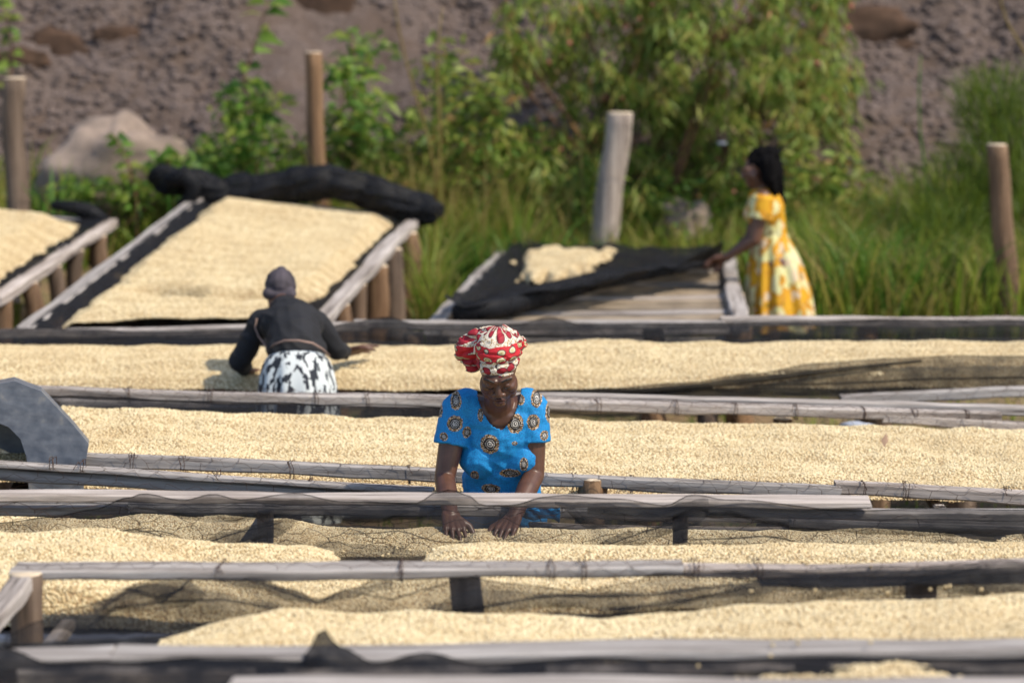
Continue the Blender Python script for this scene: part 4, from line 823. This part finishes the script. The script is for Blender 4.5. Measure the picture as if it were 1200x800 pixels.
def leafmat(name, cols, rough=.5, trans=.5):
    m = NT(name); ge = m.n('NewGeometry'); r = ge.outputs['Random Per Island']
    r = m.math('FRACT', m.math('ADD', r, m.n('ObjectInfo').outputs['Random'])); c = m.ramp(r, [(i / (len(cols) - 1), q) for i, q in enumerate(cols)])
    m.b(Base_Color=c, Roughness=rough); tl = m.n('BsdfTranslucent', {'Color': c}); mx = m.n('MixShader', {0: trans}); m.t.links.new(m.bs.outputs[0], mx.inputs[1]); m.t.links.new(tl.outputs[0], mx.inputs[2]); m.t.links.new(mx.outputs[0], m.out.inputs[0]); return m.mat
M['grass'] = leafmat('grass_blades', [(0.116, 0.189, 0.022), (0.189, 0.290, 0.036), (0.290, 0.377, 0.051), (0.392, 0.362, 0.087), (0.522, 0.420, 0.160)])
M['grassg'] = leafmat('green_blades', [(.06, .15, .018), (.1, .25, .03), (.16, .33, .05), (.2, .26, .05), (.3, .26, .09)])
M['straw'] = leafmat('straw', [(.3, .22, .07), (.42, .32, .11), (.22, .2, .05)])
M['leafa'] = leafmat('narrow_leaves', [(0.102, 0.174, 0.029), (0.174, 0.275, 0.043), (0.261, 0.362, 0.065), (0.362, 0.435, 0.087), (0.435, 0.406, 0.102), (0.203, 0.290, 0.058), (0.464, 0.246, 0.102)])
M['leafb'] = leafmat('broad_leaves', [(0.072, 0.174, 0.029), (0.145, 0.290, 0.043), (0.261, 0.377, 0.065), (0.319, 0.348, 0.072)])
M['broom'] = leafmat('fine_leaves', [(0.072, 0.131, 0.014), (0.145, 0.217, 0.026), (0.246, 0.304, 0.043)])
M['stem'] = simple('reddish_stems', (.13, .065, .032), .8)
def blades(spec):
    """spec rows: x, y, z, height, width, lean x, lean y -> tapering bent blades"""
    mb = MB(); A = np.array(spec); V_ = []; F_ = []
    for x, y, z, h, w_, lx, ly in A:
        an = random.uniform(0, 3.14); dx, dy = math.cos(an) * w_ / 2, math.sin(an) * w_ / 2; o = len(V_)
        for s, ww in ((0, .8), (.4, 1), (.75, .7)):
            k = s * s; V_.append((x + lx * k - dx * ww, y + ly * k - dy * ww, z + h * s * (1 - .12 * k))); V_.append((x + lx * k + dx * ww, y + ly * k + dy * ww, z + h * s * (1 - .12 * k)))
        V_.append((x + lx * 1.15, y + ly * 1.15, z + h * .88)); F_ += [(o, o + 1, o + 3, o + 2), (o + 2, o + 3, o + 5, o + 4), (o + 4, o + 5, o + 6)]
    mb.v = [V(q) for q in V_]; mb.f = F_; mb.m = [0] * len(F_); return mb
def tuft(n, cx, cy, sx, sy, h0, h1, w0, w1, lean):
    out = []
    for _ in range(n):
        x = random.gauss(cx, sx); y = random.gauss(cy, sy); h = random.uniform(h0, h1)
        out.append((x, y, gz(x, y) - .03, h, random.uniform(w0, w1), random.gauss(0, lean) * h, random.gauss(0, lean) * h))
    return out
sp = []
for _ in range(46000):
    x = random.uniform(-5.5, 5.5); y = random.uniform(16.9, 19.7); px = 600 + x * F / y
    d_ = .7 + .8 * nz(x, y, 3, 1.1)
    if px < 230: d_ *= .45
    elif px < 640: d_ += .35
    if y < 18.6 and (20 < px < 490): continue
    if y < 18.5 and 520 < px < 930: continue
    if random.random() > d_: continue
    h = random.uniform(.25, .85) * (1.15 if 430 < px < 620 or px > 930 else .75)
    sp.append((x, y, gz(x, y) - .03, h, random.uniform(.01, .026), random.gauss(0, .25) * h, random.gauss(-.05, .2) * h))
for _ in range(5000):                                  # short grass under and between the beds
    x = random.uniform(-4.5, 4.5); y = random.uniform(12.0, 17.2)
    if nz(x, y, 8, .8) < -.1: continue
    h = random.uniform(.06, .22); sp.append((x, y, gz(x, y) - .02, h, random.uniform(.006, .014), random.gauss(0, .3) * h, random.gauss(0, .3) * h))
solo('grass', blades(sp), M['grass'], 'tangled green and straw coloured grass along the foot of the slope', 'grass', kind='stuff')
def clump(px, Y, n, sx, h0, h1, label, mat='grassg', w_=(.015, .032), sy=.15):
    x = (px - 600) * Y / F; o = solo('grass_clump', blades(tuft(n, x, Y, sx, sy, h0, h1, w_[0], w_[1], .28)), M[mat], label, 'grass', 'tall grass clumps'); return o
clump(1020, 17.2, 300, .36, .5, 1.05, 'bright green broad bladed grass clump beside the woman in yellow')
clump(1085, 17.6, 130, .25, .4, .8, 'green grass clump between the bright clump and the fine leaved shrub')
clump(290, 19.0, 150, .24, .6, 1.1, 'upright bright green grass clump behind the rolled net')
clump(340, 19.0, 120, .2, .5, .95, 'grass clump at the foot of the straight brown post')
clump(70, 18.7, 34, .06, .7, 1.05, 'thin tuft of tall blades in front of the boulder')
clump(208, 18.9, 30, .06, .65, 1.0, 'narrow tuft of blades at the right edge of the boulder')
clump(545, 18.3, 420, .35, .35, .8, 'dense green grass between the two lengthwise beds')
clump(500, 18.6, 190, .3, .8, 1.5, 'tall dry yellow grass with feathery stalks', 'straw', (.006, .012))
clump(440, 18.8, 260, .28, .6, 1.15, 'dry yellow green grass behind the end of the rolled net', 'grass', (.008, .014))
clump(620, 18.9, 160, .4, .4, .9, 'loose mixed grass below the narrow leaved tree', 'grass', (.008, .016))
clump(960, 18.6, 160, .3, .5, 1.0, 'thin seeding grass behind the woman in yellow', 'grass', (.007, .014))
for i, (x0, y0, x1, y1, Y, lb) in enumerate([(515, 250, 462, -15, 18.5, 'long leaning straw stalk crossing the bare slope'), (1215, 110, 1172, -10, 18.2, 'bent dry stalk above the fine leaved shrub'), (985, 358, 928, 268, 16.9, 'dry cane leaning beside the yellow skirt'), (508, 240, 520, 10, 18.6, 'upright straw stalk in the tall dry grass'), (1086, 330, 1080, 65, 18.8, 'single tall green seed stalk behind the grass')]):
    s = MB(); a, b = P(x0, y0, Y), P(x1, y1, Y); s.tube([a.lerp(b, k / 6) + V((.03 * math.sin(k), .02 * math.sin(k * 2), 0)) for k in range(7)], [.011, .011, .01, .01, .009, .007, .004], 6)
    solo('dry_stalk', s, M['straw'] if i != 4 else M['grassg'], lb, 'stalk')

def leaf(mb, p, d, side, L, w_, droop=.25, mi=0):
    d = d.normalized(); side = (side - d * side.dot(d)).normalized(); up = side.cross(d)
    m1 = p + d * L * .45; e = p + d * L - V((0, 0, droop * L))
    mb.add([p, m1 + side * w_ / 2 - up * w_ * .15, e, m1 - side * w_ / 2 - up * w_ * .15, m1], [(0, 1, 4), (1, 2, 4), (0, 4, 3), (4, 2, 3)], mi)
def rv(): return V((random.gauss(0, 1), random.gauss(0, 1), random.gauss(0, 1))).normalized()
# narrow leaved tree in the middle
Yt = 19.7; base = V((P(752, 300, Yt).x, Yt, gz(P(752, 300, Yt).x, Yt)))
T = thing('tree', 'narrow leaved tree with drooping reddish tinted foliage in front of the slope', 'tree', base)
crowns = [(760, 30, .62, 900), (850, 30, .6, 900), (930, 70, .5, 600), (960, 110, .28, 260), (900, 130, .42, 550), (800, 120, .5, 700), (720, 110, .42, 480), (660, 60, .38, 300), (610, 100, .3, 200), (590, 40, .3, 180), (690, 190, .36, 330), (770, 200, .36, 360), (850, 190, .32, 260), (640, 170, .28, 160), (900, -60, .7, 500), (780, -70, .7, 500), (660, -50, .5, 260), (975, 30, .3, 220), (730, 250, .3, 160), (640, 225, .3, 130)]
tk = MB(); cr = MB(); fl = MB()
for i, (px, py, r, n) in enumerate(crowns):
    c = P(px, py, Yt + random.uniform(-.45, .5))
    s0 = base + V((random.uniform(-.12, .12), random.uniform(-.1, .1), 0)); mid = s0.lerp(c, .5) + V((random.uniform(-.12, .12), random.uniform(-.1, .1), .15))
    tk.tube([s0, s0.lerp(mid, .6), mid, c], [.024, .02, .015, .006], 6)
    subs = [c + rv() * r * random.uniform(.3, 1.3) for _ in range(max(5, n // 28))]
    for q in subs: tk.tube([c.lerp(mid, .2), c.lerp(q, .6) + V((0, 0, .03)), q], [.006, .004, .002], 4, cap=False)
    for _ in range(int(n * 1.9)):
        q = random.choice(subs) + rv() * random.uniform(0, .17); dd_ = (V((random.gauss(0, .6), random.gauss(0, .6), -.75)))
        leaf(cr, q, dd_, rv(), random.uniform(.09, .17), random.uniform(.02, .036), .1)
part('trunk', tk, M['stem'], T); part('crown', cr, M['leafa'], T)['kind'] = 'stuff'
for _ in range(40):
    c = random.choice(crowns); fl.ball(P(c[0] + random.gauss(0, 35), c[1] + random.gauss(0, 30), Yt - .45 + random.uniform(0, .5)), random.uniform(.012, .024), None, 7, 5)
part('blossom', fl, simple('red_blossom', (.34, .12, .08), .7), T)['kind'] = 'stuff'
# under-storey bush mass below the tree
U = thing('shrub', 'low mixed green shrub filling the space below the narrow leaved tree', 'shrub', V((P(690, 280, 19.2).x, 19.2, gz(.6, 19.2))))
tk = MB(); cr = MB()
for px, py, r, n in ((560, 190, .36, 420), (600, 240, .34, 420), (660, 250, .34, 420), (540, 260, .3, 340), (690, 225, .3, 260), (790, 255, .34, 300), (850, 250, .34, 300), (620, 200, .3, 260), (540, 120, .22, 110), (740, 275, .35, 260), (930, 250, .35, 260)):
    c = P(px, py, 19.5 + random.uniform(-.2, .3)); s0 = V((c.x * .9 + .06, 19.3, gz(c.x, 19.3))); tk.tube([s0, s0.lerp(c, .6), c], [.018, .012, .006], 5)
    for _ in range(n * 2):
        q = c + rv() * r * 1.15 * random.random() ** .5; leaf(cr, q, V((random.gauss(0, .8), random.gauss(0, .8), random.gauss(.1, .5))), rv(), random.uniform(.06, .12), random.uniform(.02, .04), .15)
part('trunk', tk, M['stem'], U); part('crown', cr, M['leafb'], U)['kind'] = 'stuff'
def weed(label, lobes, Y, mat='leafb', L=(.09, .17)):
    x0 = P(lobes[0][0], 200, Y).x; W = thing('weed_bush', label, 'weeds', V((x0, Y, gz(x0, Y))), 'weedy bushes along the slope foot'); tk = MB(); cr = MB()
    for px, py, r, n in lobes:
        c = P(px, py, Y + random.uniform(-.15, .15)); tk.tube([V((x0, Y, gz(x0, Y))), V((x0, Y, gz(x0, Y))).lerp(c, .6) + V((0, 0, .05)), c], [.014, .01, .004], 5)
        for _ in range(n):
            q = c + rv() * r * random.random() ** .5; leaf(cr, q, V((random.gauss(0, .9), random.gauss(0, .9), random.gauss(.2, .5))), rv(), random.uniform(*L), random.uniform(.03, .06), .2)
    part('stem', tk, M['stem'], W); part('leaves', cr, M[mat], W)['kind'] = 'stuff'
weed('leafy weed bush rising behind the left half of the rolled net', [(265, 190, .3, 260), (240, 215, .25, 180), (300, 165, .26, 180), (270, 130, .2, 80), (310, 120, .18, 70)], 19.25)
weed('leafy weed bush beside the straight brown post', [(400, 175, .3, 260), (425, 130, .26, 160), (440, 190, .28, 240), (400, 90, .2, 80), (430, 60, .2, 70), (350, 190, .24, 180)], 19.2)
weed('yellowish weed thicket between the tall dry grass and the tree', [(510, 150, .3, 150), (540, 200, .32, 260), (490, 210, .3, 240), (560, 120, .28, 140), (520, 80, .24, 90), (590, 190, .3, 220)], 19.3, 'leafa')
weed('low weeds covering the foot of the boulder', [(90, 228, .16, 110), (150, 225, .2, 140), (215, 215, .22, 160), (190, 195, .14, 60)], 18.75)
weed('weeds behind the back of the woman in yellow', [(960, 240, .3, 220), (1000, 260, .3, 220), (930, 200, .22, 120), (985, 200, .2, 80)], 18.9, 'leafa')
def broad_plant(pts, Y, n, label, L=(.2, .32)):
    b0 = P(*pts[0], Y); Tn = thing('leafy_plant', label, 'plant', V((b0.x, Y, gz(b0.x, Y))), 'broad leaved saplings on the slope foot'); s = MB(); c = MB()
    pp = [V((b0.x, Y, gz(b0.x, Y)))] + [P(x, y, Y + .04 * i) for i, (x, y) in enumerate(pts)]
    s.tube(pp, [.016] + [.012 - .008 * i / len(pts) for i in range(len(pts))], 6); part('stem', s, M['stem'], Tn)
    for i in range(n):
        t = min(1, (i + 1 + random.uniform(-.5, .5)) / n) * (len(pts) - 1); k = min(int(t), len(pts) - 2); p_ = pp[k + 1].lerp(pp[k + 2], t - k); an = random.uniform(0, 6.3)
        for s_ in range(random.choice((1, 2, 3))):
            c = MB(); leaf(c, p_, V((math.cos(an + s_ * 3.1), math.sin(an + s_ * 3.1) * .7, .3)), rv(), random.uniform(*L), random.uniform(.07, .12), .35); part('leaf', c, M['leafb'], Tn)
broad_plant([(300, 190), (292, 140), (285, 95), (300, 45), (315, 0)], 19.2, 17, 'tall broad leaved sapling left of the straight brown post')
broad_plant([(415, 190), (412, 140), (418, 95), (412, 45)], 19.1, 14, 'broad leaved sapling right of the straight brown post')
broad_plant([(160, 235), (150, 190), (135, 160)], 18.7, 7, 'small leafy plant in front of the boulder', (.09, .14))
broad_plant([(215, 240), (205, 200), (190, 180)], 18.7, 9, 'leafy plant between the boulder and the rolled net', (.09, .15))
broad_plant([(10, 110), (15, 60), (8, 20), (-10, -10)], 20.4, 13, 'leafy sapling above the dark weathered post', (.12, .18))
# fine leaved shrub at the right
Y = 18.0; b0 = V((P(1165, 360, Y).x, Y, 0)); b0.z = gz(b0.x, Y)
B = thing('shrub', 'dense fine leaved shrub with upright needle like twigs behind the white topped post', 'shrub', b0); tk = MB(); sp = []
for px, py, r, n in ((1165, 120, .3, 900), (1185, 170, .38, 1000), (1130, 220, .36, 1000), (1190, 260, .4, 1000), (1120, 290, .36, 900), (1150, 340, .42, 900), (1225, 210, .45, 700), (1240, 110, .35, 400), (1090, 260, .22, 300)):
    c = P(px, py, Y + random.uniform(-.2, .3)); tk.tube([b0, b0.lerp(c, .5), c], [.025, .015, .006], 5)
    for _ in range(n):
        q = c + rv() * r * random.random() ** .4; h = random.uniform(.1, .24); sp.append((q.x, q.y, q.z - h / 2, h, random.uniform(.005, .01), random.gauss((q.x - c.x) * .5, .05), random.gauss(0, .05)))
part('trunk', tk, M['stem'], B); part('crown', blades(sp), M['broom'], B)['kind'] = 'stuff'

# ------------------------------------------------------------------ grey sheet leaning on the bed at the left
m = NT('grey_sheet'); n_ = m.noise(m.obj(), 18, 5); m.b(Base_Color=m.ramp(n_, [(.35, (.1, .115, .145)), (.6, (.16, .175, .205)), (.75, (.26, .25, .24))]), Roughness=.42); m.bump(m.noise(m.obj((1, 1, 2)), 4, 3), .25, .04); M['sheet'] = m.mat
front = [(-60, 500, 10.43), (-30, 470, 10.43), (-8, 452, 10.43), (17, 447, 10.43), (48, 459, 10.43), (86, 499, 10.43), (103, 520, 10.43), (99, 545, 10.43), (97, 575, 10.43), (34, 575, 10.43), (31, 535, 10.43), (24, 514, 10.43), (10, 500, 10.43), (-8, 493, 10.43), (-40, 500, 10.43)]
mb = MB(); mb.v = [P(*q_) for q_ in front]; nf = len(front)
mb.f = [tuple(range(2, 14)), (13, 1, 2), (13, 14, 1), (14, 0, 1)]; mb.v.append(mb.v[3].copy())
mb.v += [P(x, y - 4, Y + .42) for x, y, Y in front[:9]]; mb.f += [(i + 1, i, nf + 1 + i, nf + 2 + i) for i in range(8)]; mb.f.append(tuple(nf + 1 + i for i in range(9))); mb.m = [0] * len(mb.f)  # closing back panel added to keep the hollow of the sheet dark
o = solo('plastic_sheet', mb, M['sheet'], 'stiff grey plastic sheet bent over the end of a bean bed', 'sheet', smooth=False); s_ = o.modifiers.new('t', 'SOLIDIFY'); s_.thickness = .006
bv = o.modifiers.new('b', 'BEVEL'); bv.width = .006; bv.segments = 2; bv.limit_method = 'ANGLE'; bv.angle_limit = R(35)
# scraps
lf = MB(); leaf(lf, P(1036, 524, 10.95), V((.1, -.2, 1)), V((1, .2, 0)), .07, .035, 0); solo('fallen_leaf', lf, simple('pale_leaf', (.55, .38, .29)), 'pale pinkish leaf standing upright in the beans', 'leaf')
for px, py, Y, sx, lb in ((1004, 500, 12.4, .09, 'white scrap of plastic under the broken rail'), (1178, 509, 12.3, .12, 'white plastic strip below the rail ends'), (846, 168, 19.0, .04, 'bluish white plastic scrap caught in the slope grass')):
    b = rock_mb(px, sx, 1, .5, .3, .5, 10, 7); c = P(px, py, Y)
    for v in b.v: v += c
    solo('plastic_scrap', b, simple('white_plastic', (.42, .45, .52), .5), lb, 'scrap')

weed('mixed broad leaved weeds in the bright grass near the white topped post', [(1060, 330, .22, 120), (1110, 345, .22, 120), (985, 335, .2, 110), (1130, 320, .18, 80)], 17.5)
clump(1060, 18.3, 90, .5, .7, 1.2, 'tall tan dry stems standing in the grass beside the woman in yellow', 'straw', (.006, .011))
clump(600, 18.9, 70, .5, .8, 1.5, 'scattered tan dry stems below the narrow leaved tree', 'straw', (.006, .011))
